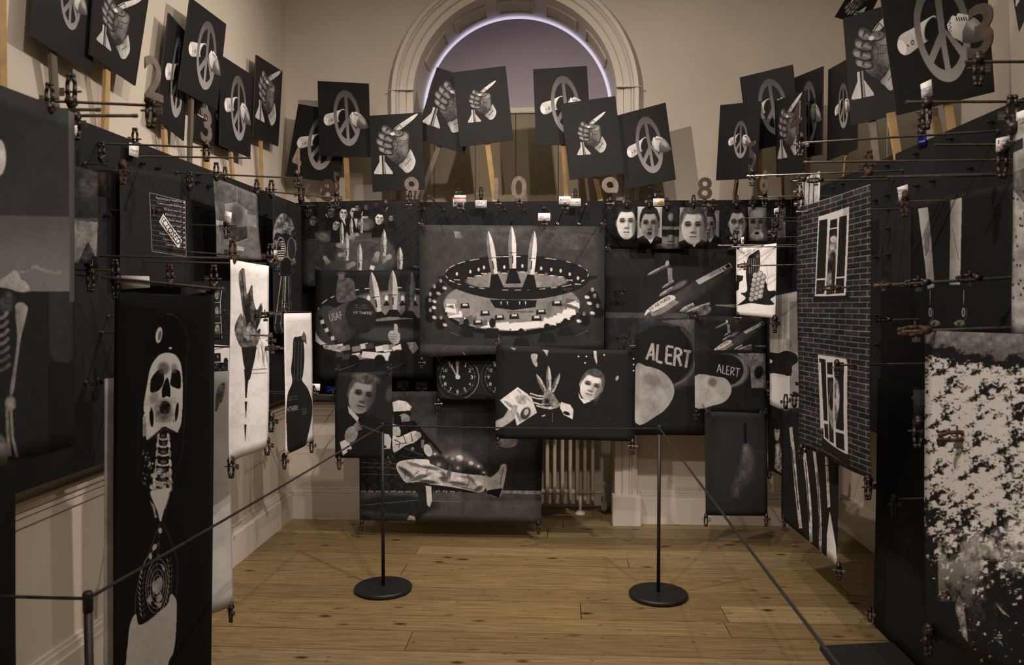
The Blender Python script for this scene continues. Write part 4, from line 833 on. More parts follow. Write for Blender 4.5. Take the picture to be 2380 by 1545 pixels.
for i, r_ in enumerate(rows):
    y0 = 232 + i * 34.5; yr = 268 + i * 34.5 + 0
    p.line([(1020 + i * 1.2, y0 + (14 if i else 14)), (1276, yr + 16)], 2.5, .42)
    if r_:
        tw = min(200, 8.6 * len(r_)); x0 = 1250 - tw; p.text(r_, x0, y0 + (x0 - 1020) * .14 + 2, 17, .9, shear=.14, width=tw)
        yy = y0 + 34; p.line([(1256, yy - 1), (1272, yy + 1)], 4, .75); p.line([(1264, yy - 7), (1273, yy + 1), (1264, yy + 8)], 3.5, .75)
p.poly([(1114, 342), (1252, 528), (1224, 580), (1084, 398)], .82); p.line([(1116, 362), (1236, 528), (1220, 560), (1097, 398), (1116, 362)], 4, .2); p.text('CLOSED', 1100, 400, 40, .1, 52.5, width=200)
sheet('wall_print', 'dark print of a hospital direction sign stamped CLOSED', 'print', p, None, .004, planeX=-1.835, group=HL)
p = Print([(497, 412), (597, 452), (605, 604), (503, 600)], .40, res=1.8).zoom(*Z5); p.noise(.03, 1.5)
p.poly([(1475, 110), (1770, 210), (1770, 330), (1650, 290), (1475, 250)], .38, n=.06, ns=2); p.poly([(1480, 380), (1560, 400), (1560, 430), (1480, 420)], .58); p.poly([(1715, 345), (1770, 355), (1775, 440), (1715, 420)], .5, n=.03); p.poly([(1550, 275), (1640, 262), (1718, 320), (1715, 515), (1635, 542), (1555, 500)], .46, n=.03, grad=(0, -1, .1)); p.ell(1640, 350, 50, 80, .22, 0, .9, a=.6); p.poly([(1555, 440), (1715, 430), (1715, 515), (1635, 542), (1555, 500)], .26, n=.05, ns=5); p.line([(1555, 500), (1635, 542), (1715, 515)], 3, .65); p.line([(1638, 120), (1642, 262)], 2, .6); p.line([(1642, 542), (1645, 590)], 2, .6)
p.poly([(1615, 568), (1688, 575), (1688, 600), (1615, 592)], .7); p.text('NORTH OF CLYDE', 1618, 588, 13, .15, 3, width=66)
sheet('wall_print', 'mid grey aerial print with a hexagon window, left wall', 'print', p, None, .010, planeX=-1.72, group=HL)
p = Print([(633, 452), (701, 482), (703, 775), (636, 775)], .19, res=1.8).zoom(*Y1); p.noise(.006, 1)
p.ell(635, 430, 95, 235, .42, -3, .06, n=.16, ns=5); p.poly([(560, 360), (640, 380), (720, 330), (735, 520), (700, 700), (640, 640), (590, 700), (550, 560)], .3, n=.18, ns=6); p.ell(640, 430, 60, 70, .13, 0, .3); p.poly([(600, 560), (680, 560), (690, 690), (600, 700)], .12)
for cx in (603, 688): p.ell(cx, 487, 38, 97, .5, 0, .05, n=.1); p.ell(cx, 487, 31, 86, .12 if cx < 650 else .24, 0, .05, n=.03)
for i in range(8): y = 425 + i * 19; hw = 29 * math.sqrt(max(0, 1 - ((y - 487) / 86) ** 2)); p.poly([(603 - (hw if i > 3 else -2), y), (603 + hw, y - 3), (603 + hw, y + 6), (603 - (hw if i > 3 else -2), y + 9)], .74)
for i in range(9): p.ell(585 + (i % 3) * 8, 430 + (i // 3) * 16, 2.5, 4, .74, 0, .3)
for i in range(7): x = 600 + i * 13; p.line([(x + (4 - i) * 2, 710), (x - 4 + (i - 3) * 4, 900), (x - 12 + (i - 3) * 9, 1100)], 7, (.55, .2, .45, .7, .2, .4, .3)[i], n=.08, ns=4)
p.arc(590, 1080, 38, 100, 20, 160, 5, .5); p.arc(630, 1060, 30, 110, 60, 170, 4, .6)
sheet('wall_print', 'dark print of a gas mask with a striped flag in one lens', 'print', p, None, .003, planeX=-1.72, group=HL)
p = Print([(488, 655), (519, 668), (516, 790), (488, 788)], .15, res=2).zoom(480, 640, 5.94); p.line([(215, 150), (185, 380), (190, 640), (205, 875)], 7, .7); p.line([(100, 390), (185, 388)], 8, .7); p.line([(100, 676), (190, 670)], 8, .7)
for y in (280, 520, 760): p.ell(145, y, 35, 70, .4, 0, .6, n=.15, ns=8)
sheet('wall_print', 'film strip print with white frame lines, mostly hidden by the skull banner', 'print', p, None, .003, planeX=-1.60)
p = Print([(488, 800), (540, 804), (540, 862), (488, 868)], .75, res=2).zoom(480, 640, 5.94); p.line([(100, 1025), (290, 985)], 8, .15, dash=20); p.poly([(100, 1075), (195, 1070), (195, 1190), (100, 1190)], (.1, .12, .2)); p.text('0', 140, 1140, 40, .7); p.ell(265, 1180, 28, 45, .12, 0, .2); p.poly([(100, 1200), (290, 1200), (290, 1345), (100, 1340)], .15, n=.2, ns=9)
sheet('wall_print', 'pale scrap of print with a dark blue label beside the skull banner', 'print', p, None, .002, planeX=-1.60)
# leaning pale sheets behind the skull banner
p = Print([(440, 866), (531, 862), (541, 1406), (470, 1436)], .66, res=1.2); p.noise(.012, 1); p.zoom(*Z6); p.poly([(1128, 250), (1135, 130), (1165, 80), (1178, 95), (1165, 190), (1150, 210), (1140, 250)], .4, n=.1, ns=4)
sheet('wall_print', 'tall pale print with a shadowed hand, right behind the skull banner', 'print', p, (3.22, 3.42), .006, group=HL)
p = Print([(243, 880), (290, 876), (290, 1700), (240, 1720)], .62, res=.8); p.noise(.02, .7)
sheet('wall_print', 'blank pale sheet showing left of the skull banner', 'print', p, (3.0, 3.02), .004, group=HL)
p = Print([(533, 603), (624, 618), (620, 1040), (530, 1077)], .80, res=1.6).zoom(*Y1); p.noise(.02, 1.5)
p.poly([(250, 700), (300, 645), (315, 760), (330, 860), (370, 780), (380, 900), (405, 990), (440, 930), (450, 1010), (430, 1080), (400, 1160), (430, 1150), (395, 1290), (280, 1300), (215, 1150), (265, 1020), (290, 1040), (270, 880)], .34, n=.13, ns=3)
for a in ([(280, 690), (300, 900), (320, 1050)], [(350, 830), (350, 1000), (370, 1200)], [(440, 950), (400, 1130)], [(320, 1120), (350, 1230)], [(290, 960), (330, 1110)]): p.line(a, 8, .15); 
p.poly([(300, 960), (345, 930), (360, 1080), (320, 1120)], .16); p.ell(345, 1180, 50, 60, .5, 0, .5, n=.12, ns=5); p.poly([(270, 1030), (300, 1120), (290, 1250), (225, 1150)], .42, n=.1, ns=4)
p.poly([(280, 1295), (400, 1290), (385, 1390), (352, 1560), (335, 1560), (300, 1420)], .17); p.line([(415, 1190), (485, 1200), (485, 1215), (410, 1225)], 5, .5); p.line([(430, 1270), (455, 1460)], 4, .45); p.line([(360, 1480), (480, 1470)], 8, .5, n=.1); p.line([(365, 1510), (470, 1505)], 6, .45)
p.zoom(*Z6); p.poly([(1280, 0), (1312, 0), (1300, 80), (1296, 150), (1290, 150), (1286, 60)], .15); p.poly([(1288, 168), (1299, 168), (1295, 262)], .15); p.poly([(1288, 288), (1298, 288), (1294, 380)], .15)
sheet('wall_print', 'white print of a hand-shaped flame above a black spike', 'print', p, None, .010, planeX=-1.25, group=HL)
p = Print([(660, 728), (723, 727), (731, 1022), (664, 1058)], .80, res=1.8).zoom(*Y5); p.noise(.02, 1.5)
p.poly([(120, 235), (145, 222), (175, 228), (185, 350), (178, 460), (172, 500), (215, 560), (245, 650), (240, 760), (210, 870), (180, 945), (90, 985), (72, 850), (68, 700), (80, 590), (112, 510), (105, 430), (115, 340)], .18, n=.025, ns=3, grad=(1, 0, .02)); p.poly([(165, 225), (180, 185), (195, 215), (200, 270), (178, 250)], .36, n=.1)
for x in (130, 150, 168): p.line([(x, 250), (x - 6, 500)], 4, .34)
p.text('HI THERE!', 78, 706, 32, .72, -12, width=70); p.text('NUCLEAR WEAPON', 84, 612, 8, .5, -6, width=58); p.text('HANDLE WITH CARE', 84, 630, 8, .5, -6, width=58); p.text('USAF', 172, 730, 46, .4, -12, width=36)
sheet('wall_print', 'white print of a black gourd-shaped bomb lettered by hand', 'print', p, None, .008, planeX=-1.50, group=HL)
# skull banner
p = Print([(268, 664), (500, 672), (490, 1700), (262, 1700)], .155, res=1.1).zoom(280, 680, 3.433); p.noise(.004, 1)
p.poly([(200, 470), (210, 330), (250, 220), (310, 140), (380, 102), (440, 130), (500, 200), (540, 290), (550, 400), (530, 480), (430, 430), (300, 460)], .13); p.line([(360, 105), (440, 130), (500, 205), (538, 300), (546, 380), (530, 500), (520, 900), (500, 1260), (420, 1500)], 5, .27); p.line([(160, 870), (150, 1080), (135, 1250), (150, 1420), (210, 1530)], 5, .24); p.line([(365, 108), (420, 122)], 8, .36)
p.ell(308, 286, 26, 68, .78, 8, .1, n=.05); p.ell(314, 290, 12, 40, .45, 10, .3); p.ell(400, 393, 14, 9, .85, 0, .2)
p.poly([(186, 880), (210, 720), (240, 560), (290, 470), (340, 435), (400, 432), (450, 460), (485, 530), (498, 650), (500, 820), (490, 1000), (470, 1060), (455, 1085), (400, 1055), (350, 1035), (300, 1075), (215, 1150), (205, 1080), (180, 1110), (185, 960), (200, 920)], .80, n=.035, ns=2, grad=(.2, -.5, .05))
p.poly([(240, 700), (250, 640), (300, 575), (340, 570), (350, 640), (335, 700), (300, 745), (245, 758)], .15); p.poly([(405, 640), (415, 580), (440, 565), (475, 590), (485, 650), (480, 725), (430, 715), (400, 690)], .14); p.ell(345, 560, 45, 50, .4, 0, .8, a=.8); p.ell(430, 560, 25, 40, .5, 0, .8, a=.7)
p.poly([(375, 635), (392, 680), (402, 760), (395, 795), (372, 785), (350, 798), (332, 790), (335, 720), (355, 665)], .13); p.ell(358, 880, 44, 55, .1, 0, .25); p.ell(345, 905, 70, 85, .3, 0, .8, n=.2, ns=6, a=.6)
for i in range(12): x = 285 + i * 14; p.line([(x, 940 + abs(i - 6) * -4), (x + 2, 1000)], 4, .45); p.line([(x + 4, 800), (x + 4, 850)], 3, .5)
p.ell(250, 960, 16, 80, .12, -3, .15); p.ell(453, 915, 13, 75, .12, 6, .15); p.ell(215, 900, 26, 32, .84, 30, .15); p.ell(483, 850, 14, 30, .84, 0, .15); p.poly([(180, 960), (205, 950), (212, 1110), (182, 1125)], .66, n=.1); p.ell(270, 800, 34, 50, .55, 20, .9, n=.05, a=.7); p.poly([(215, 1150), (300, 1075), (350, 1040), (400, 1055), (455, 1085), (400, 1075), (350, 1070), (280, 1120)], .3, a=.7)
for k_, (x, y) in enumerate(((345, 1120), (345, 1180), (345, 1250), (345, 1330), (342, 1400), (338, 1470), (335, 1530))):
    w_ = 48 + k_ * 6; p.arc(x, y - 20, w_, 42, 20, 160, 17, .7, n=.14, ns=5); p.ell(x - w_ * .85, y, 10, 34, .68, 8, .4, n=.12); p.ell(x + w_ * .85, y, 12, 34, .72, -8, .4, n=.12); p.ell(x, y - 8, w_ * .4, 16, .35, 0, .5, n=.1)
for _ in range(26): p.ell(RS.randint(180, 270), RS.randint(1220, 1530), RS.uniform(2, 9), RS.uniform(4, 14), RS.uniform(.3, .75), 0, .5)
p.zoom(260, 1080, 3.323)
p.poly([(300, 190), (360, 170), (450, 155), (455, 190), (430, 270), (405, 340), (385, 420), (370, 400), (360, 350), (330, 280)], .78); p.poly([(295, 255), (330, 290), (355, 390), (335, 390), (320, 320)], .6, n=.15, ns=6); p.line([(455, 190), (425, 300), (400, 370)], 8, .4, n=.2); p.line([(440, 0), (500, 0)], 1, .2)
for x, y in ((330, 60), (400, 60), (450, 110), (350, 120), (400, 140), (320, 150), (440, 50), (370, 20)): p.ell(x, y, 26, 22, RS.choice([.7, .6, .3]), 0, .5, n=.2, ns=8)
p.line([(380, 430), (350, 500), (300, 640), (215, 860), (185, 1000), (180, 1140)], 6, .35); p.line([(215, 860), (260, 730), (330, 640)], 7, .55); p.line([(395, 430), (440, 510), (490, 640), (520, 730), (510, 1000)], 12, .26); p.ell(378, 490, 15, 24, .7, 0, .3, n=.1); p.ell(335, 620, 16, 28, .72, 25, .2); p.ell(302, 692, 13, 26, .72, 0, .2); p.line([(370, 520), (362, 700)], 18, .3, n=.12, ns=9)
for r_ in (1, .82, .62, .42, .22): p.arc(355, 925, 88 * r_, 213 * r_, 0, 360, 5, .62, ang=4)
for t in range(0, 180, 45): c_, s_ = math.cos(math.radians(t)), math.sin(math.radians(t)); p.line([(355 - 88 * c_, 925 - 213 * s_), (355 + 88 * c_, 925 + 213 * s_)], 3.5, .55)
for q in ([(315, 900), (345, 880), (385, 850), (400, 900), (380, 960), (350, 990), (320, 960)], [(350, 1010), (385, 970), (400, 1020), (375, 1050), (350, 1050)], [(270, 1040), (300, 990), (315, 1040), (300, 1075)], [(385, 750), (405, 760), (420, 800), (400, 800)], [(330, 1060), (400, 1050), (380, 1100)]): p.poly(q, .62, n=.08)
for i in range(9):
    y = 1150 - i * 42; x = 240 - 20 * math.sin(i / 9 * PI) + i * 1.5; p.poly([(x - 4, y + 28), (x - 28, y - 20), (x - 6, y)], .66); p.poly([(x + 2, y + 28), (x + 26, y - 20), (x + 12, y)], .66)
    y2 = 1040 - i * 40; x2 = 440 + 22 * math.sin(i / 9 * PI); p.poly([(x2 - 4, y2 + 28), (x2 - 22, y2 - 18), (x2 - 6, y2)], .62); p.poly([(x2 + 2, y2 + 28), (x2 + 20, y2 - 20), (x2 + 8, y2)], .62)
p.poly([(185, 1145), (205, 1225), (245, 1222), (300, 1185), (400, 1100), (440, 1060), (465, 985), (490, 1000), (512, 1060), (505, 1300), (485, 1440), (440, 1560), (400, 2060), (90, 2060), (110, 1500), (120, 1400), (140, 1230)], .72, n=.015)
sheet('skull_banner', 'long black banner of a bereted skull in an hourglass', 'banner', p, 2.95, .008, sag=.03, nx=18, ny=26)
# skeleton print at the left edge
p = Print([(-130, 150), (170, 262), (171, 1036), (-130, 1118)], .30, res=.9).zoom(0, 600, 3.09); p.noise(.012, .4)
p.poly([(-400, -1400), (540, -1400), (540, -300), (-400, -300)], .25, n=.015, ns=.4, grad=(0, 1, .05)); p.poly([(-400, -320), (540, -300), (540, 240), (-400, 240)], .42, n=.02, ns=.4, grad=(0, 1, .05)); p.ell(90, 110, 300, 220, .48, 0, .9, a=.5)
p.poly([(-400, 235), (540, 235), (540, 1400), (-400, 1500)], .2, n=.008); p.poly([(350, 235), (515, 235), (520, 700), (480, 755), (390, 745), (355, 680)], .25, n=.01); p.poly([(340, 745), (540, 745), (540, 1400), (340, 1400)], .13, n=.01)
p.line([(80, 100), (180, 90), (250, 55), (330, 90), (430, 100)], 22, .5, n=.1, ns=3); p.poly([(-50, 180), (60, 110), (90, 85), (125, 90), (150, 150), (185, 165), (215, 225), (150, 240), (60, 220), (-50, 210)], .6, n=.05); p.poly([(-60, 205), (60, 215), (130, 245), (155, 270), (120, 290), (40, 250), (-60, 245)], .18)
p.ell(40, 320, 50, 90, .3, 10, .6, n=.06); p.ell(150, 352, 46, 40, .56, 15, .2, n=.04); p.poly([(110, 370), (195, 340), (185, 430), (150, 560), (120, 760), (90, 960), (60, 960), (95, 760), (120, 560)], .52, n=.04, ns=2, grad=(1, 0, .08)); p.ell(65, 1040, 42, 55, .5, 0, .4, n=.08)
for i in range(7): y = 400 + i * 62; p.line([(-60, y + 40), (20, y + 20), (50 + i * 3, y - 20)], 26, .48 - i * .02, n=.05)
p.line([(40, 1080), (45, 1250), (60, 1420)], 26, .46, n=.04); p.line([(70, 1080), (80, 1280), (115, 1430)], 22, .5, n=.04); p.ell(-30, 1400, 80, 140, .45, 0, .3, n=.05); p.zoom(0, 0, 1); p.ell(-5, 365, 16, 42, .72, 0, .2, n=.05); p.poly([(156, 250), (172, 250), (172, 700), (160, 700)], .38)
sheet('skeleton_print', 'large blurred print of a skeleton wearing a hat, at the left edge', 'print', p, None, .004, planeX=-1.15, group=HL)
p = Print([(-60, 1010), (34, 1060), (36, 1600), (-60, 1700)], .12, res=.5); sheet('black_cloth', 'black cloth hanging to the floor at the lower left edge', 'cloth', p, (2.2, 2.3), .004)

# ------------------------------------------------------------------ prints along the right wall
HR = 'prints hung along the right wall'
# low dark partition cloths reaching the floor
p = Print([(2010, 905), (2420, 905), (2420, 1760), (2018, 1447)], .155, res=.7); p.noise(.006, .5); p.zoom(*Y7); p.ell(1130, 880, 70, 170, .24, -8, .9, n=.03, a=.8); p.ell(1040, 840, 25, 80, .22, 0, .9, n=.04, a=.7)
W4 = [PX(2010, 905, 1.60), PX(2420, 905, 1.60), PX(2420, 905, 1.60), PX(2010, 905, 1.60)]
Pq = [PX(2010, 1111, 1.60), None]
def sheet_world(name, label, cat, W, prt, amp=.004, group=None):
    cs = []
    for q in W:
        v = R_CAM.transposed() @ (Vector(q) - EYE); cs.append((CW / 2 + v.x / -v.z * F, CH / 2 - v.y / -v.z * F))
    return cs
def proj(q):
    v = R_CAM.transposed() @ (Vector(q) - EYE); return (CW / 2 + v.x / -v.z * F, CH / 2 - v.y / -v.z * F)
def wcorners(X, y0, y1, zt, zb): return [proj((X, y0, zt)), proj((X, y1, zt)), proj((X, y1, zb)), proj((X, y0, zb))]
p = Print(wcorners(1.60, 4.03, 1.9, 1.25, .012), .165, size=(500, 300)); p.noise(.006, .5); p.zoom(*Y7); p.ell(1130, 880, 70, 170, .23, -8, .9, n=.03, a=.8); p.ell(1040, 840, 25, 80, .21, 0, .9, n=.04, a=.7)
sheet('wall_print', 'dark floor-length print with a faint pale shape, right side', 'print', p, None, .004, planeX=1.60, group=HR)
p = Print([(1785, 930), (1857, 968), (1822, 1104), (1786, 1090)], .18, res=2) if False else Print([(1785, 926), (1860, 970), (1860, 1128), (1786, 1090)], .18, res=2)
p.zoom(*Y7); p.ell(465, 350, 15, 42, .62, 0, .2, n=.08, ns=8); p.ell(468, 320, 15, 14, .13, 0, .3); p.line([(458, 345), (476, 347)], 3, .15); p.poly([(455, 410), (475, 395), (490, 440), (490, 560), (445, 530), (455, 470)], .5, n=.16, ns=9); p.poly([(462, 420), (474, 420), (470, 500)], .75)
sheet('wall_print', 'small dark print of a pale standing figure near the far corner', 'print', p, None, .003, planeX=1.45, group=HR)
p = Print([(1818, 955), (1953, 930), (1946, 1313), (1818, 1205)], .17, res=1.6).zoom(*Y7); p.noise(.005, 1)
for a, wd in (([(523, 320), (535, 450), (550, 640), (570, 830)], 15), ([(580, 420), (600, 600), (615, 760), (620, 900)], 16), ([(632, 425), (655, 640), (668, 790), (672, 960)], 15), ([(702, 470), (712, 640), (718, 735)], 18)): p.line(a, wd, .68, n=.12, ns=5)
for a in ([(527, 420), (560, 740)], [(590, 500), (612, 800)], [(650, 560), (670, 900)]): p.line(a, 4, .25)
p.line([(699, 520), (712, 520)], 5, .14); p.line([(708, 740), (728, 732)], 6, .12); p.poly([(722, 752), (735, 800), (765, 940), (775, 1040), (710, 990), (708, 870)], .76, n=.02)
sheet('wall_print', 'black print of four pale wooden stakes nearly touching the floor', 'print', p, None, .005, planeX=1.35, group=HR)
p = Print([(1857, 420), (1906, 398), (1905, 471), (1858, 486)], .66, res=2); p.noise(.03, 1)
for x in (1869, 1881, 1892): p.line([(x, 400), (x + 1, 480)], 2, .25)
sheet('wall_print', 'small pale print of upright bars above the brick banner', 'print', p, None, .004, planeX=1.32)
# brick banner
p = Print([(1857, 482), (2024, 428), (2026, 1113), (1857, 1036)], .19, res=1.5); g = p
nr = 50; H_, W_ = p.H, p.W; row = p.V / H_ * nr; rr = row.astype(int); col = p.U / W_ * 6.2 + (rr % 2) * .5
fx = (col % 1); fy = (row % 1); mort = (fy < .16) | (fx < .05)
tone = RS.rand(60, 12)[rr % 60, (col.astype(int)) % 12] * .07 + .17
p.g[:] = np.where(mort, .44, tone)[..., None]; p.noise(.02, 3)
for (wx, wy) in ((0, 0), (1, 1)):
    p.zoom(*Y4)
    if wx == 0: O = [(215, 345), (455, 265), (437, 955), (192, 965)]; L = [(222, 372), (284, 362)]; 
    if wx == 0:
        p.poly([(192, 965), (215, 345), (455, 265), (440, 960)], .72); p.poly([(222, 375), (286, 362), (270, 822), (205, 828)], .15); p.poly([(303, 372), (358, 358), (358, 425), (300, 436)], .15); p.poly([(298, 446), (358, 435), (345, 945), (278, 952)], .17); p.poly([(374, 348), (437, 333), (425, 808), (360, 815)], .15); p.poly([(205, 842), (268, 836), (262, 945), (200, 950)], .2, n=.06, ns=6); p.poly([(356, 826), (425, 822), (424, 940), (352, 945)], .16)
        p.ell(325, 620, 36, 130, .5, 4, .3, n=.16, ns=4); p.ell(330, 520, 28, 26, .6, 0, .4, n=.1); p.ell(318, 690, 26, 80, .2, 10, .6, n=.1); p.ell(300, 850, 20, 90, .42, 5, .6, n=.15, ns=5); p.line([(286, 362), (270, 950)], 9, .72); p.line([(366, 345), (348, 950)], 9, .72)
        p.poly([(180, 968), (470, 958), (470, 985), (182, 1010)], .14)
    else:
        p.poly([(205, 1420), (462, 1455), (460, 2000), (205, 2000)], .72)
        p.poly([(215, 1450), (268, 1460), (268, 1560), (215, 1560)], .15); p.poly([(282, 1480), (332, 1490), (332, 1560), (282, 1560)], .15); p.poly([(350, 1480), (435, 1500), (435, 1560), (350, 1560)], .15)
        p.zoom(*Y7); p.poly([(676, -20), (845, -20), (843, 458), (790, 445), (688, 375)], .72); p.poly([(684, -20), (712, -20), (714, 286), (690, 280)], .15); p.poly([(720, -20), (755, -20), (755, 45), (720, 40)], .15); p.poly([(770, -20), (825, -20), (822, 338), (772, 325)], .15); p.poly([(720, 58), (762, 62), (758, 405), (724, 390)], .17); p.poly([(692, 298), (716, 302), (718, 385), (694, 368)], .18, n=.05); p.poly([(768, 342), (822, 352), (824, 440), (770, 420)], .15)
        p.ell(762, 190, 36, 125, .52, 6, .25, n=.16, ns=5); p.ell(748, 110, 20, 50, .2, 0, .5, n=.1); p.ell(786, 170, 10, 60, .72, 0, .4, n=.08); p.ell(750, 270, 18, 60, .5, 0, .6, n=.15, ns=6); p.ell(742, 190, 12, 40, .14, 0, .5); p.line([(764, -20), (757, 410)], 8, .72); p.poly([(676, 380), (850, 465), (850, 520), (676, 420)], .16)
sheet('brick_banner', 'long banner printed with a brick wall and two white windows', 'banner', p, None, .016, planeX=1.2, nx=16, ny=30, ph=1.2)
# trouser legs print
p = Print([(2118, 470), (2362, 424), (2362, 779), (2120, 772)], .165, res=1.2).zoom(*Y4); p.noise(.004, 1)
p.poly([(995, 285), (1075, 270), (1100, 500), (1128, 830), (1132, 900), (1075, 915), (1050, 700), (1020, 480)], .6, sm=0, n=.02, grad=(-1, 0, .1)); p.poly([(1258, 215), (1352, 196), (1345, 500), (1342, 880), (1255, 880), (1255, 500)], .6, n=.02, grad=(1, 0, .1)); p.line([(1270, 420), (1300, 560), (1330, 690)], 4, .35)
for cx in (1095, 1375): p.ell(cx, 1095, 14, 36, .62, 0, .2); p.ell(cx, 1095, 8, 24, .3, 0, .2); p.arc(cx, 1100, 24, 60, -40, 100, 4, .45); p.ell(cx + (40 if cx < 1200 else -30), 1180, 44, 26, .4, 0, .3, n=.2, ns=8); p.line([(cx, 920), (cx, 1040)], 4, .6, dash=14)
sheet('wall_print', 'dark print of two pale trouser legs above small wheels', 'print', p, None, .005, planeX=1.42, group=HR)
p = Print([(2356, 270), (2470, 225), (2470, 792), (2356, 776)], .62, res=1.2); p.noise(.05, 1.2); p.poly([(2356, 400), (2470, 360), (2470, 430), (2380, 470), (2356, 440)], .42, n=.06)
p.poly([(2356, 330), (2380, 320), (2380, 345), (2356, 355)], .25)
for _ in range(30): p.ell(RS.randint(2358, 2400), RS.randint(440, 700), 2, 3, .2, 0, .4)
sheet('wall_print', 'mottled pale print cut off by the right edge', 'print', p, None, .004, planeX=1.22, group=HR)
# rugged mountain print
p = Print([(2151, 768), (2490, 780), (2490, 1640), (2152, 1470)], .16, res=1.1)
n1 = NF[((p.Y * 3.1 + p.X * .6) % 512).astype(int), ((p.X * 1.7) % 512).astype(int)]; n2 = NF[((p.Y * 8.3 + 99) % 512).astype(int), ((p.X * 5.9 + p.Y * .8 + 50) % 512).astype(int)]; n3 = NF[((p.Y * .55 + 9) % 512).astype(int), ((p.X * .6 + 50) % 512).astype(int)]
v = n1 * .42 + n2 * .72 + .02
top = 1000 + (p.X - 2151) * .45; white = np.where(v > -.55, .80, .17)
d = (p.Y - (1120 + (p.X - 2151) * .3)) / 90; white2 = np.where(v - np.clip(d, 0, 3) * .75 > -.5, .76, .16)
ridge = 820 + (p.X - 2151) * .14 + n1 * 9
out = np.where(p.Y < ridge - 22, .40 + n2 * .03, np.where(p.Y < ridge + 8, .17, white2))
pt = np.clip((p.Y - 1190) / 60, 0, 1) * np.clip(n3 + .35, 0, 1.2) * np.clip((1500 - p.Y) / 250, .1, 1)
out = np.clip(out + pt * .42 * (p.X > 2185), 0, .85); out = np.where((p.Y > 1400) & (p.X < 2230), .16, out); p.g[:] = out[..., None]
p.zoom(*Y7); p.ell(1490, 1010, 55, 85, .55, -20, .8, n=.12, ns=3, a=.8); p.ell(1580, 970, 80, 30, .6, 25, .8, n=.12, a=.7); p.poly([(1420, 1190), (1450, 1250), (1475, 1440), (1440, 1400), (1400, 1260)], .55, n=.15, ns=4); p.poly([(1620, 1230), (1700, 1310), (1660, 1290)], .55, n=.12)
sheet('mountain_print', 'huge high-contrast print of a rocky slope at the right edge', 'print', p, None, .006, planeX=1.10, group=HR)
# ------------------------------------------------------------------ barrier posts and ropes
HB = .935
def post(x, y, label):
    t = thing('barrier_post', label, 'barrier', (x, y, 0), 'barrier posts')
    for nm, prf in (('base', [(.150, 0), (.160, .003), (.162, .02), (.156, .026), (.02, .028)]), ('pole', [(.0098, .026), (.0098, HB + .012)]), ('cap', [(.0115, HB - .03), (.0115, HB + .012), (.009, HB + .017)])):
        bm = bmesh.new(); lathe(bm, prf, 64 if nm == 'base' else 20); o = obj(nm, bm, M['post'], t, smooth=False)
        for p_ in o.data.polygons: p_.use_smooth = abs(p_.normal.z) < .5
    return t
A = PZ(891, 1371); Bp = PZ(1530, 1386); N1 = PY(205, 1424, 1.77); N2 = Vector((.535, 1.2, 0))
post(A.x, A.y, 'black barrier post with round base, left of the middle of the floor')
post(Bp.x, Bp.y, 'black barrier post with round base, in front of the plinth block')
post(N1.x, N1.y, 'near barrier post whose top shows at the lower left')
post(N2.x, N2.y, 'barrier post close to the viewer below the frame on the right')
def rope(a, b, label, sag=.006, r=.0042, ra=0, rb=0):
    a = Vector((a[0], a[1], HB)); b = Vector((b[0], b[1], HB)); bm = bmesh.new(); P = []
    for i in range(13):
        u = i / 12; p_ = a.lerp(b, u); p_.z -= sag * 4 * u * (1 - u); P.append(p_)
    for p0, p1 in zip(P[:-1], P[1:]): tube(bm, p0, p1, r, 8)
    o = obj('barrier_rope', bm, M['rope'], smooth=True); origin_to(o, a); tag(o, label, 'rope', 'barrier ropes')
rope(A, Bp, 'black elastic rope stretched across between the two middle posts')
rope(N1, A, 'black elastic rope running from the near left post to the middle')
rope(Bp, N2, 'black elastic rope running towards the viewer on the right')
rope(N1, (XL + .002, 1.83), 'short black elastic rope leading from the near post to the left wall')

# ------------------------------------------------------------------ clamps, rods, numerals, cards
def clamp_proto(m):
    t = bpy.data.objects.new('spring_clamp', None); t.empty_display_size = .02
    for s in (-1, 1):
        bm = bmesh.new(); P = [Vector((s * .004, 0, .008)), Vector((s * .009, 0, -.012)), Vector((s * .010, 0, -.038)), Vector((s * .005, 0, -.060))]
        for a, b, r0, r1 in zip(P[:-1], P[1:], (.007, .0055, .0048), (.0055, .0048, .0052)): tube(bm, a, b, r0, 8, r1)
        bmesh.ops.create_uvsphere(bm, u_segments=8, v_segments=6, radius=.0072, matrix=Matrix.Translation(P[-1]))
        o = obj('jaw', bm, m, t, smooth=True)
    bm = bmesh.new(); tube(bm, (0, -.012, .004), (0, .012, .004), .011, 12); bmesh.ops.create_uvsphere(bm, u_segments=10, v_segments=8, radius=.0115, matrix=Matrix.Translation((0, 0, .012))); obj('pivot', bm, m, t, smooth=True)
    bm = bmesh.new(); tube(bm, (-.026, 0, -.020), (.030, 0, -.020), .0028, 8); bar(bm, (.024, 0, -.030), (.024, 0, -.010), .004, .012, (1, 0, 0)); obj('wing_nut', bm, M['steel'], t)
    return t
PROTO = {'d': clamp_proto(M['iron']), 'r': clamp_proto(M['rust'])}
used = {'d': 0, 'r': 0}
def clamp(p, label, flip=0, rz=0, tilt=0, s=1.0, k='d', group=None):
    if used[k]: c = copy_tree(PROTO[k])
    else: c = PROTO[k]; C.objects.link(c); used[k] = 1
    c.location = p; c.scale = (s, s, s); c.rotation_euler = (0, (PI if flip else 0) + tilt, rz)
    tag(c, label, 'clamp', group or 'small iron clamps'); return c
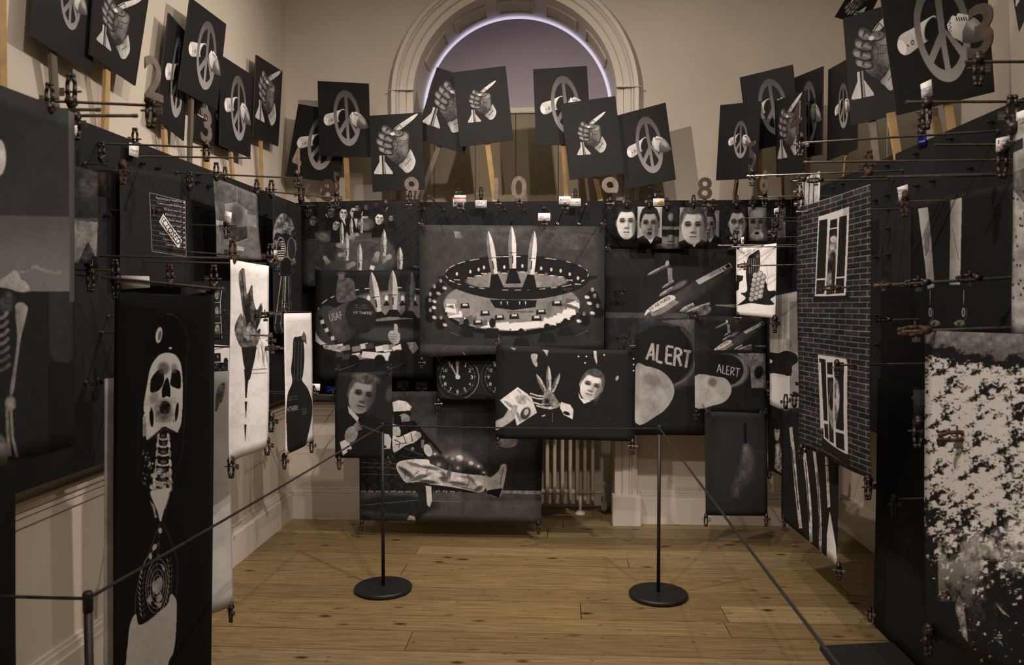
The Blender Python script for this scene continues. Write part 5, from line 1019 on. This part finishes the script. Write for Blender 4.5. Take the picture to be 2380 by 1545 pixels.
def rod(a, b, label, r=.0042):
    a = Vector(a); b = Vector(b); bm = bmesh.new(); tube(bm, Vector(), b - a, r, 10); tube(bm, Vector(), (b - a).normalized() * .01, r * 2.1, 6)
    e = (b - a); tube(bm, e * .985, e, r * 1.25, 8)
    o = obj('threaded_rod', bm, M['steel']); o.location = a; tag(o, label, 'rod', 'threaded rods holding prints off the boards'); return b
def lrod(d, x1, y1, label, y0=None, drop=.012, r=.0042):
    tip = PY(x1, y1, d); bx = XDL; bz = tip.z + drop
    if y0 is not None: bz = PY(proj((bx, d, tip.z))[0], y0, d).z
    rod((bx, d, bz), tip, label, r); return tip
def rrod(d, x1, y1, label, y0=None, drop=.012, r=.0042):
    tip = PY(x1, y1, d); bx = XDR; bz = tip.z + drop
    if y0 is not None: bz = PY(proj((bx, d, tip.z))[0], y0, d).z
    rod((bx, d, bz), tip, label, r); return tip
def frod(bx, by, tx, ty, label, d=None):
    if d is None: d = YD * math.hypot(bx - 1290, by - 705) / math.hypot(tx - 1290, ty - 705)
    tip = PY(tx, ty, d); base = PY(bx, by, YD); rod(base, tip, label); return tip
def numeral(ch, px, ytop, ybot, d, label, rz=0, m='tin', stem=True, bold=.02):
    top = PY(px, ytop, d); bot = PY(px, ybot, d); h = (top - bot).length
    cu = bpy.data.curves.new('numeral', 'FONT'); cu.body = ch; cu.size = 1; cu.extrude = .012; cu.offset = bold; cu.resolution_u = 6; cu.align_x = 'CENTER'
    o = bpy.data.objects.new('n', cu); me = bpy.data.meshes.new_from_object(o); bpy.data.objects.remove(o); bpy.data.curves.remove(cu)
    zs = [v.co.y for v in me.vertices]; sc_ = h / (max(zs) - min(zs)); me.transform(Matrix.Translation((0, -min(zs), 0))); me.transform(Matrix.Scale(sc_, 4)); me.transform(Matrix.Rotation(PI / 2, 4, 'X'))
    me.materials.clear(); me.materials.append(M[m])
    o = bpy.data.objects.new('tin_numeral', me); C.objects.link(o); o.location = bot; o.rotation_euler = (0, 0, rz); tag(o, label, 'numeral', 'tin numerals clamped along the rods')
    return bot
# -- left side rods
YA = 1.9
lrod(2.3, 374, 246, 'rod reaching out under the tin numeral two', y0=222)
clamp(PY(350, 238, 2.3), 'dark clamp gripping the foot of numeral two on the left', s=1.15)
clamp(PY(166, 232, 1.95), 'dark clamp at the upper right corner of the skeleton print', flip=1)
lrod(1.95, 233, 255, 'short rod just above the skeleton print corner'); lrod(2.0, 319, 269, 'second rod jutting out beyond the skeleton print corner')
clamp(PY(176, 272, 1.98), 'clamp hanging below the rods at the skeleton print corner', s=.9)
clamp(PX(116, 246, -1.15), 'clamp on the top edge of the skeleton print', flip=1, s=.8)
lrod(3.2, 495, 343, 'long rod ending under tin numeral three', y0=333); clamp(PY(480, 338, 3.2), 'dark clamp gripping the foot of numeral three')
lrod(3.47, 582, 367, 'bare rod just below the numeral three rod', y0=363)
clamp(PX(314, 335, -1.875), 'clamp on the board edge above a white card, left', flip=1, s=1.1)
lrod(3.88, 696, 414, 'rod ending under tin numeral four on the left', y0=401); clamp(PY(689, 405, 3.88), 'dark clamp gripping the foot of the left numeral four')
clamp(PY(503, 410, 3.88), 'dark clamp on the rod above the hexagon print', flip=1, s=1.05); clamp(PY(523, 412, 3.95), 'small clamp beside the taller one above the hexagon print', flip=1, s=.8)
lrod(5.04, 791, 460, 'rod running to tin numeral five in the left far corner', y0=444); clamp(PY(783, 452, 5.04), 'clamp gripping the foot of the left numeral five', s=1.2)
clamp(PY(631, 450, 4.9), 'clamp holding the upper left corner of the gas mask print', flip=1, s=1.3); clamp(PX(597, 446, -1.72), 'clamp holding the upper right corner of the hexagon print', flip=1, s=1.1)
lrod(5.45, 735, 478, 'rod above the gas mask print in the far corner', y0=476); clamp(PY(700, 462, 5.4), 'clamp on the rod between numerals 4 and 6', flip=1, s=1.6); clamp(PY(714, 482, 5.45), 'clamp hanging under numeral six in the far corner')
lrod(3.1, 253, 383, 'short rod above the cloudy grey print', y0=379); clamp(PY(236, 366, 3.1), 'dark clamp above the cloudy grey print', flip=1)
lrod(3.12, 300, 397, 'rod with a rusty clamp beside the dark sign print', y0=396); clamp(PY(285, 385, 3.12), 'rusty red clamp beside the cloudy grey print', s=1.15, k='r')
lrod(3.55, 387, 491, 'rod poking out in front of the direction sign', y0=488); clamp(PY(366, 490, 3.55), 'rusty clamp lying across the direction sign', k='r', rz=.3, tilt=1.5, s=.8)
clamp(PX(441, 432, -1.80), 'clamp at the upper right corner of the dark sign print', flip=1, s=1.1)
lrod(3.3, 279, 489, 'short rod behind the dark sign print', y0=488); lrod(4.0, 549, 525, 'rod carrying a white card in front of the hexagon print', y0=522); clamp(PY(526, 522, 4.0), 'clamp below the white card on the hexagon print', s=1.1)
lrod(3.9, 556, 594, 'rod with rust joining the sign print to the hand print', y0=583); clamp(PX(541, 600, -1.25), 'rusty clamp at the upper left corner of the flame hand print', k='r', flip=1, s=1.1)
lrod(3.06, 552, 600, 'rod holding the top of the flame hand print'); lrod(3.46, 641, 613, 'rod along the upper right corner of the flame hand print'); clamp(PY(628, 608, 3.44), 'clamp at the upper right corner of the flame hand print', flip=1, s=1.2)
lrod(2.93, 522, 672, 'long rod along the top of the skull banner', y0=634, r=.005)
clamp(PY(268, 648, 2.95), 'large clamp at the upper left corner of the skull banner', s=1.15, flip=1); clamp(PY(268, 655, 2.95), 'lower half of the pair of clamps at the skull banner left corner', s=1.0)
clamp(PY(395, 655, 2.95), 'clamp in the middle of the skull banner rod', flip=1); clamp(PY(497, 662, 2.95), 'large clamp at the upper right corner of the skull banner', s=1.15, flip=1)
bm = bmesh.new(); tube(bm, PY(98, 636, 2.9), PY(113, 850, 2.9), .003, 8); o = obj('dark_line', bm, M['iron']); origin_to(o, PY(98, 636, 2.9)); tag(o, 'thin dark line running down from the wall end of the skull banner rod', 'wire')  # thin dark tube running down from the rod's wall end
lrod(3.08, 246, 887, 'rod gripping the blank pale sheet', y0=888); clamp(PY(238, 886, 3.08), 'clamp on the top corner of the blank pale sheet', tilt=1.4, s=.8)
lrod(3.25, 656, 730, 'rod crossing the flame hand print at half height', y0=735); clamp(PY(626, 731, 3.25), 'clamp on the rod crossing the flame hand print', tilt=1.5, s=.9)
lrod(3.35, 659, 809, 'lower rod crossing the flame hand print', y0=800); clamp(PY(642, 808, 3.35), 'steel clamp on the lower rod beside the flame hand print', tilt=1.5, s=.8)
lrod(4.42, 668, 727, 'rod holding the left top corner of the gourd bomb print'); clamp(PY(662, 724, 4.42), 'clamp at the top of the gourd bomb print', flip=1, s=.9)
lrod(4.88, 724, 726, 'rod holding the right top corner of the gourd bomb print')
lrod(3.6, 640, 976, 'rod low down behind the flame hand print'); clamp(PY(630, 968, 3.6), 'clamp hanging behind the right edge of the flame hand print', s=1.1)
lrod(3.2, 632, 780, 'rod ending in shadow between the two white prints'); clamp(PY(629, 782, 3.3), 'clamp in shadow between the two white prints', s=.8)
clamp(PY(210, 632, 2.8), 'clamp below the little dark card near the skull banner rod', s=1.1); lrod(2.82, 262, 628, 'rod passing behind the little dark card', y0=626)
for (x, y, d, l, s_, k_) in ((537, 1072, 3.06, 'lower left corner of the flame hand print', 1, 'd'), (621, 1025, 3.46, 'lower right corner of the flame hand print', .95, 'd'), (661, 1062, 4.4, 'lower left corner of the gourd bomb print', 1.05, 'd'),
                             (724, 1028, 4.88, 'lower right corner of the gourd bomb print', 1, 'd'), (536, 1412, 3.4, 'lower right corner of the tall pale print', 1, 'd'), (788, 1068, 5.0, 'lower left corner of the dinner suit portrait', 1, 'd'),
                             (902, 1066, 5.0, 'lower right corner of the dinner suit portrait', .9, 'd'), (841, 1214, 5.34, 'lower left corner of the kicking soldier print', 1, 'd'), (1251, 1216, 5.34, 'lower right corner of the kicking soldier print', 1.1, 'd'),
                             (1157, 1022, 4.93, 'lower left corner of the banknote print', .9, 'd'), (1470, 1028, 4.93, 'lower right corner of the banknote print', 1.1, 'd'), (1641, 1200, 5.22, 'lower left corner of the smoke trail print', 1, 'd'),
                             (1781, 1200, 5.22, 'lower right corner of the smoke trail print', .9, 'd'), (980, 836, 5.2, 'lower left corner of the widest print', .9, 'd'), (1019, 932, 5.30, 'lower left corner of the clock print', .9, 'd'),
                             (1618, 958, 5.3, 'lower left corner of the smaller ALERT print', .8, 'd'), (1768, 960, 5.3, 'lower right corner of the smaller ALERT print', .8, 'd'), (1801, 742, 4.66, 'lower right corner of the stone tower print', 1.2, 'd'),
                             (1714, 732, 4.82, 'lower left corner of the stone tower print', .8, 'd'), (1788, 1092, 5.35, 'bottom of the small figure print', .9, 'd'), (1823, 1202, 4.72, 'lower left corner of the stake print', .9, 'd'),
                             (1949, 1316, 3.82, 'lower right corner of the stake print', 1, 'd'), (2018, 1118, 3.0, 'lower right corner of the brick banner', 1.1, 'd'), (1862, 1040, 3.85, 'lower left corner of the brick banner', .9, 'd'),
                             (2022, 1418, 4.0, 'bottom corner of the dark floor-length print', .9, 'd'), (2158, 1468, 2.35, 'lower left corner of the huge mountain print', 1.1, 'd')):
    P_ = PX(x, y, -1.25) if 'flame' in l else PX(x, y, 1.2) if 'brick' in l else PY(x, y, d)
    clamp(P_, 'small clamp weighing down the ' + l, rz=random.uniform(-.6, .6), s=s_, k=k_, group='clamps hanging at lower corners')
# -- far wall rods
tp = frod(800, 486, 765, 474, 'rod holding the left-hand rusty numeral eight'); clamp(tp, 'clamp under the rusty numeral eight near the left corner', s=.8)
tp = frod(986, 486, 950, 471, 'rod holding the left-hand numeral nine'); clamp(tp, 'clamp under the numeral nine above the gaming print', s=.7)
frod(1031, 487, 996, 456, 'bare rod sticking out right of the left numeral nine')
tp = frod(1078, 487, 1070, 478, 'rod holding the red-striped card', 5.35); clamp(tp, 'clamp in front of the red-striped card', s=.8)
clamp(PY(1067, 452, 5.64), 'clamp standing up behind the red-striped card', flip=1, s=.8); clamp(PY(1118, 458, 5.66), 'clamp standing up on the swirl logo card', flip=1, s=1.1)
tp = frod(1172, 487, 1158, 468, 'rod holding the numeral one of ten'); clamp(tp, 'clamp under the numeral one', s=.7)
tp = frod(1218, 487, 1207, 466, 'rod holding the numeral zero of ten'); clamp(tp, 'clamp under the numeral zero', s=.7)
tp = frod(1247, 560, 1265, 515, 'rod holding the lower white card', 5.16); clamp(tp, 'clamp under the lower white card above the rockets', s=.7)
tp = frod(1296, 520, 1313, 478, 'rod holding the blue logo card', 5.3); clamp(tp, 'clamp under the blue logo card', s=.8); clamp(PY(1337, 458, 5.64), 'clamp standing on the grey lettered card', flip=1, s=.9)
frod(1345, 520, 1363, 474, 'bare rod right of the grey lettered card', 5.2)
tp = frod(1397, 520, 1418, 466, 'rod holding the numeral nine right of the arch'); clamp(tp, 'clamp under the numeral nine right of the arch', s=.8)
tp = frod(1610, 478, 1638, 469, 'rod holding the dark numeral eight right of the arch', 5.2); clamp(tp, 'clamp under the dark numeral eight', s=.9)
for x, y, d, l in ((1457, 478, 5.42, 'round-faced'), (1509, 478, 5.36, 'short-haired'), (1550, 484, 5.46, 'peaked cap'), (1612, 478, 5.32, 'balding fair-haired'), (1712, 478, 5.36, 'speaking bespectacled'), (1750, 480, 5.44, 'white-bearded'), (1658, 487, 5.48, 'curly-haired'), (1812, 484, 5.30, 'dim grey')):
    tip = PY(x, y, d - .012); rod(Vector((tip.x, YD, tip.z + .01)), tip, 'rod holding the %s portrait cutout' % l, .0035); clamp(PY(x, y - 3, d + .003), 'clamp on top of the %s portrait cutout' % l, flip=1, s=.95)
clamp(PY(1531, 460, 5.64), 'clamp standing on the yellow logo card', flip=1, s=1.1)
clamp(PY(953, 462, 5.64), 'clamp on the board edge beside the left numeral nine', flip=1, s=.9)
for (x, y, d, l, yw) in ((738, 626, 5.4, 'upper left corner of the painted bomb print', 0), (968, 624, 5.4, 'upper right corner of the painted bomb print', 0), (978, 524, 5.18, 'upper left corner of the widest print', 0), (1402, 524, 5.18, 'upper right corner of the widest print', 0),
                     (1160, 800, 4.9, 'upper left corner of the banknote print', 1), (1471, 808, 4.9, 'upper right corner of the banknote print', 1), (786, 862, 4.97, 'upper left corner of the dinner suit portrait', 0), (904, 860, 4.97, 'upper right corner of the dinner suit portrait', 0),
                     (1020, 836, 5.27, 'upper left corner of the clock print', 0), (1412, 580, 5.48, 'upper left corner of the large ALERT print', 0), (1620, 738, 5.32, 'upper left corner of the smaller ALERT print', 0), (1645, 958, 5.20, 'upper left corner of the smoke trail print', 0), (1778, 962, 5.20, 'upper right corner of the smoke trail print', 0),
                     (1716, 574, 4.82, 'upper left corner of the stone tower print', 0), (842, 912, 5.32, 'upper left corner of the kicking soldier print', 0), (1250, 912, 5.32, 'upper right corner of the kicking soldier print', 0), (706, 474, 5.6, 'upper left corner of the gaming table print', 0), (1700, 580, 5.48, 'upper right corner of the large ALERT print', 0), (1775, 738, 5.32, 'upper right corner of the smaller ALERT print', 0), (1415, 470, 5.6, 'plain black cloth behind the portraits', 0)):
    tip = PY(x, y, d - .02); bz = tip.z + (.12 if yw else .012); rod(Vector((tip.x + (-.06 if x < 1300 and yw else .06 if yw else 0), YD, min(bz, ZT - .02) if bz > 1 else 1.0 if bz > .9 else bz)), tip, 'rod holding the ' + l, .0038)
    clamp(PY(x, y, d), 'clamp gripping the ' + l, flip=1, s=.62, tilt=random.uniform(-.5, .5), group='clamps gripping upper corners')
for (x, y, d, l, k_) in ((1450, 675, 5.4, 'in front of the bomber', 'd'), (1455, 784, 5.4, 'between bomber and fingertip', 'd'), (1328, 673, 5.1, 'on the right of the ring-shaped table', 'd'), (1612, 727, 5.35, 'under the bomber nose', 'd')):
    tip = PY(x, y, d); rod(Vector((tip.x - .05, d + (.11 if d > 5.2 else .12), tip.z)), tip, 'stub rod ' + l, .003); clamp(tip, 'small clamp ' + l, tilt=1.5, s=.7, k=k_)
# -- right side rods
rrod(2.4, 2105, 237, 'rod under the white card with blue lettering, upper right', y0=235); clamp(PY(2153, 243, 2.4), 'clamp under the white card with blue lettering', s=1.1)
rrod(2.3, 2244, 144, 'rod holding the blurred numeral three at the upper right', y0=141); clamp(PY(2274, 140, 2.3), 'clamp under the blurred numeral three', s=1.1)
rrod(3.08, 1862, 332, 'long rod ending under the right numeral four', y0=304); clamp(PY(1860, 322, 3.08), 'clamp under the right numeral four', s=1.05)
rrod(2.9, 1868, 377, 'long bare rod below the numeral four rod, right', y0=371); rrod(3.9, 1736, 409, 'rod ending under the right numeral five', y0=396); clamp(PY(1748, 400, 3.9), 'clamp under the right numeral five')
rrod(2.85, 2062, 412, 'thick rod crossing the right board', y0=404, r=.0055); rrod(4.0, 1842, 421, 'rod above the brick banner', y0=417); clamp(PY(1865, 416, 4.0), 'clamp on the rod above the bars print', tilt=1.5, s=.9); clamp(PY(1905, 418, 3.95), 'second clamp on the rod above the bars print', tilt=1.5, s=.9)
clamp(PY(2018, 398, 3.0), 'rusty clamp above the right corner of the brick banner', k='r', flip=1, s=1.2); rrod(2.95, 2000, 412, 'rod behind the rusty clamp over the brick banner')
rrod(2.7, 2170, 337, 'short rod beside the dark blue card', y0=335); clamp(PX(2142, 304, 1.64), 'clamp above the dark blue card', flip=1, s=1.2)
rrod(4.6, 1762, 457, 'rod under the right numeral six', y0=455); clamp(PY(1777, 452, 4.6), 'clamp under the right numeral six', s=1.1)
rrod(3.85, 1850, 492, 'rod holding the upper left corner of the brick banner'); clamp(PX(1861, 484, 1.2), 'clamp at the upper left corner of the brick banner', flip=1, s=1.1); clamp(PY(1858, 455, 3.9), 'clamp left of the bars print', flip=1)
for y, x0, d in ((507, 1722, 5.0), (515, 1790, 4.9), (551, 1784, 4.8), (570, 1668, 4.75), (574, 1700, 4.7)): rrod(d, x0, y, 'thin rod behind the brick banner, %s of five from the top' % {507: 'first', 515: 'second', 551: 'third', 570: 'fourth', 574: 'fifth'}[y], y0=y - 2, r=.0034)
clamp(PY(1709, 562, 4.75), 'clamp at the upper left corner of the stone tower print', flip=1, s=1.1); clamp(PY(1799, 548, 4.72), 'clamp at the upper right corner of the stone tower print', flip=1, s=1.2); clamp(PY(1805, 520, 4.9), 'clamp above the stone tower print on the right', flip=1, s=1.1)
rrod(4.62, 1722, 618, 'rod with a rusty clamp in front of the stone tower', y0=612); clamp(PY(1738, 616, 4.6), 'rusty clamp lying over the stone tower print', k='r', tilt=1.5, s=.9)
rrod(3.3, 1944, 668, 'rod crossing the lower edge of the upper window of the brick banner', y0=664); clamp(PY(1944, 668, 3.3), 'rusty clamp on the upper window of the brick banner', k='r', tilt=1.5, s=.8)
rrod(2.5, 2030, 664, 'thick rod across the trouser legs print', y0=632, r=.0052); clamp(PY(2148, 656, 2.5), 'clamp at the left trouser leg', tilt=1.5, s=.9); clamp(PY(2268, 645, 2.5), 'clamp right of the trouser legs', tilt=1.5, s=.9); clamp(PY(2062, 662, 2.5), 'brass-coloured clamp end beside the brick banner', k='r', tilt=1.5, s=.6)
rrod(2.36, 2092, 770, 'rod with rusty clamp along the top of the mountain print', y0=752, r=.005); clamp(PY(2146, 767, 2.36), 'rusty clamp at the upper left corner of the mountain print', k='r', tilt=1.5, s=1.1)
rrod(3.0, 2112, 468, 'rod behind the white card with red lettering', y0=464); clamp(PY(2103, 458, 3.0), 'rusty clamp under the white card with red lettering', k='r', s=1.1)
rrod(3.2, 2036, 744, 'short rod right of the brick banner', y0=738); clamp(PY(2064, 742, 3.2), 'small clamp on the short rod right of the brick banner', tilt=1.5, s=.7)
rrod(2.2, 2340, 330, 'rod behind the stacked cards at the right edge'); clamp(PY(2330, 352, 2.25), 'clamp under the stacked cards at the right edge', s=1.1); clamp(PY(2352, 290, 2.2), 'clamp gripping the mottled print at the right edge', flip=1, s=1.2)
rrod(2.3, 2212, 1006, 'rod poking through the mountain print'); clamp(PY(2134, 984, 2.6), 'dark clamp left of the mountain print', s=1.2); clamp(PY(2245, 1012, 2.2), 'rusty clamp in the middle of the mountain print', k='r', tilt=1.5, s=1.1)
rrod(3.3, 2074, 1160, 'short low rod in front of the dark floor-length print'); clamp(PY(2078, 1160, 3.3), 'clamp on the dark floor-length print', s=1.0)
rrod(5.2, 1783, 918, 'rod holding the small figure print'); clamp(PY(1786, 908, 5.25), 'clamp at the upper corner of the small figure print', flip=1)
rrod(4.6, 1815, 950, 'rod holding the stake print'); clamp(PY(1826, 942, 4.6), 'clamp left of two above the stake print', flip=1); clamp(PY(1846, 938, 4.4), 'clamp right of two above the stake print', flip=1)
clamp(PY(1945, 845, 3.2), 'clamp faintly seen above the lower window of the brick banner', s=.8); rrod(3.2, 1940, 848, 'rod above the lower window of the brick banner')
# -- numerals
numeral('2', 358, 132, 232, 2.3, 'tin numeral two standing highest on the left', rz=1.4)
numeral('3', 480, 252, 332, 3.2, 'tin numeral three on the left in front of the placards', rz=1.4)
numeral('4', 690, 340, 400, 3.88, 'tin numeral four in front of the leaning peace placard', rz=1.4)
numeral('5', 782, 400, 448, 5.04, 'narrow rusty numeral five in the left far corner', rz=1.35, m='rusttin')
numeral('6', 716, 425, 462, 5.4, 'narrow numeral six in the left far corner', rz=1.3)
numeral('8', 761, 416, 468, 5.42, 'rusty numeral eight near the left far corner', m='rusttin')
numeral('9', 957, 411, 466, 5.2, 'pale tin numeral nine over the corner of the fist placard')
numeral('1', 1153, 413, 464, 5.25, 'pale tin numeral one below the arch window')
numeral('0', 1206, 409, 464, 5.25, 'pale tin numeral zero below the arch window')
numeral('9', 1418, 411, 474, 5.12, 'dim tin numeral nine at the right foot of the arch')
numeral('8', 1638, 412, 464, 5.2, 'dark rust numeral eight standing clear against the wall', m='rusttin')
numeral('6', 1776, 395, 448, 4.6, 'thin numeral six near the right far corner', rz=-1.2)
numeral('5', 1748, 330, 396, 3.9, 'rusty numeral five over the small peace placard on the right', rz=-1.4, m='rusttin')
numeral('4', 1850, 238, 316, 3.08, 'rusty numeral four over the dark fist placard on the right', rz=-1.4, m='rusttin')
numeral('3', 2278, 8, 132, 2.3, 'blurred numeral three in front of the biggest peace placard', rz=-1.15, m='rusttin')
# -- logo cards
def card(c, label, d=None, X=None, base=.9, draw=None):
    p = Print(c, base, res=5); 
    if draw: draw(p)
    if X is not None: sheet('logo_card', label, 'card', p, None, 0, planeX=X, nx=1, ny=1, group='small logo cards held by clamps')
    else: sheet('logo_card', label, 'card', p, d, 0, nx=1, ny=1, group='small logo cards held by clamps')
NV = (.08, .12, .38)
def tx(*a, **k): return lambda p: [p.text(*q[0], **q[1]) for q in a]
def d1(p): p.text('NORTHROP', 1060, 479, 2.6, NV, width=18); p.poly([(1055, 471), (1058, 476), (1061, 470)], NV)
card([(1053, 462), (1079, 462), (1079, 480), (1053, 480)], 'white card with a blue mark, tucked under the red-striped card', 5.5, draw=d1)
def d2(p): p.poly([(1056, 459), (1083, 459), (1083, 463), (1056, 463)], (.6, .05, .05)); p.text('BAE SYSTEMS', 1057, 462.6, 3, .95, width=25)
card([(1056, 453.5), (1083, 453.5), (1083, 470.5), (1056, 470.5)], 'white card with a red stripe, beside the swirl logo card', 5.46, draw=d2)
def d3(p): p.arc(1117, 473, 12, 6, -60, 160, .8, (.55, .08, .1), ang=-12); p.text('SRA', 1108, 474, 6.5, NV, width=14); p.line([(1107, 480), (1128, 480)], .6, NV)
card([(1105, 465), (1131, 465), (1131, 482), (1105, 482)], 'white card with a red swirl round blue letters', 5.6, draw=d3)
def d4(p): p.text('GKN', 1304, 466.5, 5, (.05, .1, .5), width=14); p.poly([(1319, 461), (1323, 464), (1319, 467), (1321, 464)], (.7, .55, .05)); p.poly([(1304, 462), (1301, 464.5), (1304, 467)], (.05, .1, .5)); p.line([(1301, 470), (1323, 470)], .5, .5)
card([(1299, 456), (1327, 456), (1326, 474.5), (1299, 474.5)], 'white card with bold blue logo left of the grey lettered card', 5.36, draw=d4)
def d5(p): p.text('CUBIC', 1327, 472, 4, .25, width=21); p.line([(1328, 475), (1348, 475)], .5, .4)
card([(1324, 461), (1350, 461), (1350, 479), (1324, 478)], 'white card with thin grey capitals', 5.6, draw=d5)
def d6(p): p.poly([(1524, 475), (1537, 466), (1543, 470), (1541, 476)], (.7, .6, .05)); p.text('DRS TECH', 1520, 472.5, 3, .1, width=14); p.line([(1520, 475), (1540, 475)], .6, .1)
card([(1518, 461), (1544, 461), (1544, 478), (1518, 478)], 'white card with a yellow wedge logo', 5.6, draw=d6)
def d7(p): p.text('Together', 1255, 505, 2.8, (.3, .05, .07), width=10); p.text('ahead.', 1255, 508.5, 2.8, (.3, .05, .07), width=8); p.text('RUAG', 1266, 509, 3, (.1, .3, .7), width=9)
card([(1251, 495), (1279, 495), (1279, 513), (1250, 513)], 'white card hanging lowest, above the rocket tips', 5.17, draw=d7)
def d8(p): p.ell(730, 900, 3.2, 4.2, NV, 0, .2); p.poly([(729.5, 893), (727, 899), (733, 899)], NV)
card([(717, 891), (744, 892), (743, 908), (717, 907)], 'white card with a blue drop beside the gourd bomb print', 4.9, draw=d8)
card([(757, 897), (784, 899), (783, 914), (757, 913)], 'blue card half hidden by the dinner suit portrait', 5.1, base=(.05, .12, .4), draw=lambda p: p.line([(759, 910), (780, 903)], .8, (.5, .6, .8)))
lrod(4.85, 735, 912, 'rod holding the blue drop card'); clamp(PY(731, 908, 4.88), 'clamp under the blue drop card', s=.9); clamp(PY(774, 914, 5.08), 'clamp under the blue card', s=.9); lrod(5.06, 776, 918, 'rod holding the blue card')
def d9(p): p.text('Finmeccanica', 924, 896, 3.2, (.5, .08, .08), width=22)
card([(923, 884.5), (949, 884.5), (950, 901), (923, 902)], 'beige card with red lettering in the dark gap', 5.6, base=.5, draw=d9)
card([(966, 887), (993, 888), (993, 905), (967, 905.5)], 'beige card with black lettering in the dark gap', 5.6, base=.5, draw=lambda p: p.text('Raytheon', 968, 899, 4.4, .05, width=23))
clamp(PY(937, 900, 5.59), 'clamp under the beige card with red lettering', s=.6); clamp(PY(980, 904, 5.59), 'clamp under the beige card with black lettering', s=.6)
rod(PY(937, 903, YD), PY(937, 903, 5.58), 'stub rod behind the beige card with red lettering', .003); rod(PY(980, 907, YD), PY(980, 907, 5.58), 'stub rod behind the beige card with black lettering', .003)
rod(PY(1067, 470, YD), PY(1067, 470, 5.47), 'stub rod behind the pair of cards', .003); rod(PY(1118, 474, YD), PY(1118, 474, 5.6), 'stub rod behind the swirl logo card', .003); rod(PY(1337, 470, YD), PY(1337, 470, 5.6), 'stub rod behind the grey lettered card', .003); rod(PY(1531, 470, YD), PY(1531, 470, 5.6), 'stub rod behind the yellow wedge card', .003); 
def d10(p): p.text('Rafael', 525, 504, 4, .08, 10, width=9); p.text('Labs', 529, 508, 3.5, .08, 10, width=7)
card([(524, 490), (539, 494), (536, 519), (519, 514)], 'white card clamped in front of the hexagon print', 3.98, draw=d10)
card([(630, 580), (644, 582), (643, 603), (630, 601)], 'white card with dark letters beside the gas mask lens', X=-1.715, draw=lambda p: p.text('DCNS', 631, 593, 5, .06, 8, width=12)); lrod(4.8, 646, 603, 'rod under the card beside the gas mask lens'); clamp(PY(637, 602, 4.8), 'clamp under the card beside the gas mask lens', s=1.1)
card([(173, 287), (186, 292), (186, 320), (173, 315)], 'narrow white card beside the skeleton print corner', X=-1.84, draw=lambda p: (p.text('CO', 173, 303, 8, .06, 15, width=11), p.line([(176, 310), (184, 312)], .7, .3)))
card([(300, 331), (322, 338), (321, 367), (299, 360)], 'white card with slanted black lettering on the left board', X=-1.85, draw=lambda p: p.text('Hyundai', 302, 350, 6, .06, 14, width=18))
card([(197, 594), (229, 596), (228, 624), (195, 620)], 'little black card with a white tab above the skull banner rod', 2.78, base=.2, draw=lambda p: (p.poly([(209, 601), (216, 602), (216, 618), (209, 617)], .7), p.line([(212, 604), (212.5, 615)], 1.5, .3)))
card([(212, 400), (256, 404), (254, 459), (212, 454)], 'faint brown transparent sheet near the cloudy grey print', X=-1.78, base=(.22, .2, .17))
card([(282, 640), (347, 642), (349, 668), (282, 672)], 'curled white paper scrap on top of the skull banner rod', 2.937, base=.7); card([(452, 664), (478, 666), (478, 680), (452, 678)], 'tiny pale paper scrap at the right end of the skull banner rod', 2.937, base=.55)
card([(2139, 196), (2164, 184), (2167, 222), (2142, 231)], 'white card with bold blue capitals, upper right', 2.42, draw=lambda p: (p.text('IVECO', 2142, 217, 10, (.06, .08, .3), -20, width=24), p.line([(2144, 222), (2162, 215)], .8, .5)))
card([(2134, 318), (2153, 309), (2153, 338), (2134, 344)], 'bright blue card on the right board', X=1.643, base=(.03, .08, .42), draw=lambda p: p.text('SAMSUNG', 2136, 332, 4, .9, -14, width=15))
card([(2085, 436), (2109, 428), (2112, 462), (2089, 468)], 'white card with red lettering on the right board', 3.0, draw=lambda p: p.text('Honeywell', 2087, 454, 6, (.5, .04, .05), -10, width=22))
card([(2315, 322), (2346, 315), (2345, 349), (2314, 353)], 'white card with a red mark at the right edge', 2.24, draw=lambda p: (p.poly([(2318, 326), (2321, 324), (2321, 334), (2318, 335)], (.45, .05, .06)), p.text('Lockheed', 2324, 330, 5, .2, -10, width=19), p.text('Martin', 2324, 338, 5, .2, -10, width=15), p.text('EADS', 2316, 345, 5, .1, -6, width=12)))
card([(2362, 262), (2394, 250), (2394, 285), (2366, 290)], 'white card with dark capitals cut off by the right edge', 2.1, draw=lambda p: p.text('SAAB', 2364, 283, 7, .2, -14, width=22))
card([(1799, 485), (1810, 482), (1810, 503), (1800, 506)], 'small white card above the stone tower print', 4.95, draw=lambda p: (p.line([(1801, 490), (1808, 489)], 1, .1), p.line([(1801, 495), (1808, 494)], 1, .1), p.line([(1804, 486), (1804, 500)], 1, .1)))
card([(1723, 552), (1729, 550), (1729, 567), (1723, 568)], 'tiny white card at the top of the stone tower print', 4.74, draw=lambda p: p.poly([(1725, 556), (1728, 555), (1728, 562), (1725, 563)], .15))
card([(2123, 905), (2160, 907), (2162, 985), (2124, 983)], 'translucent grey sheet between brick banner and mountain print', 2.6, base=.2)
rrod(2.62, 2120, 925, 'rod holding the translucent grey sheet')
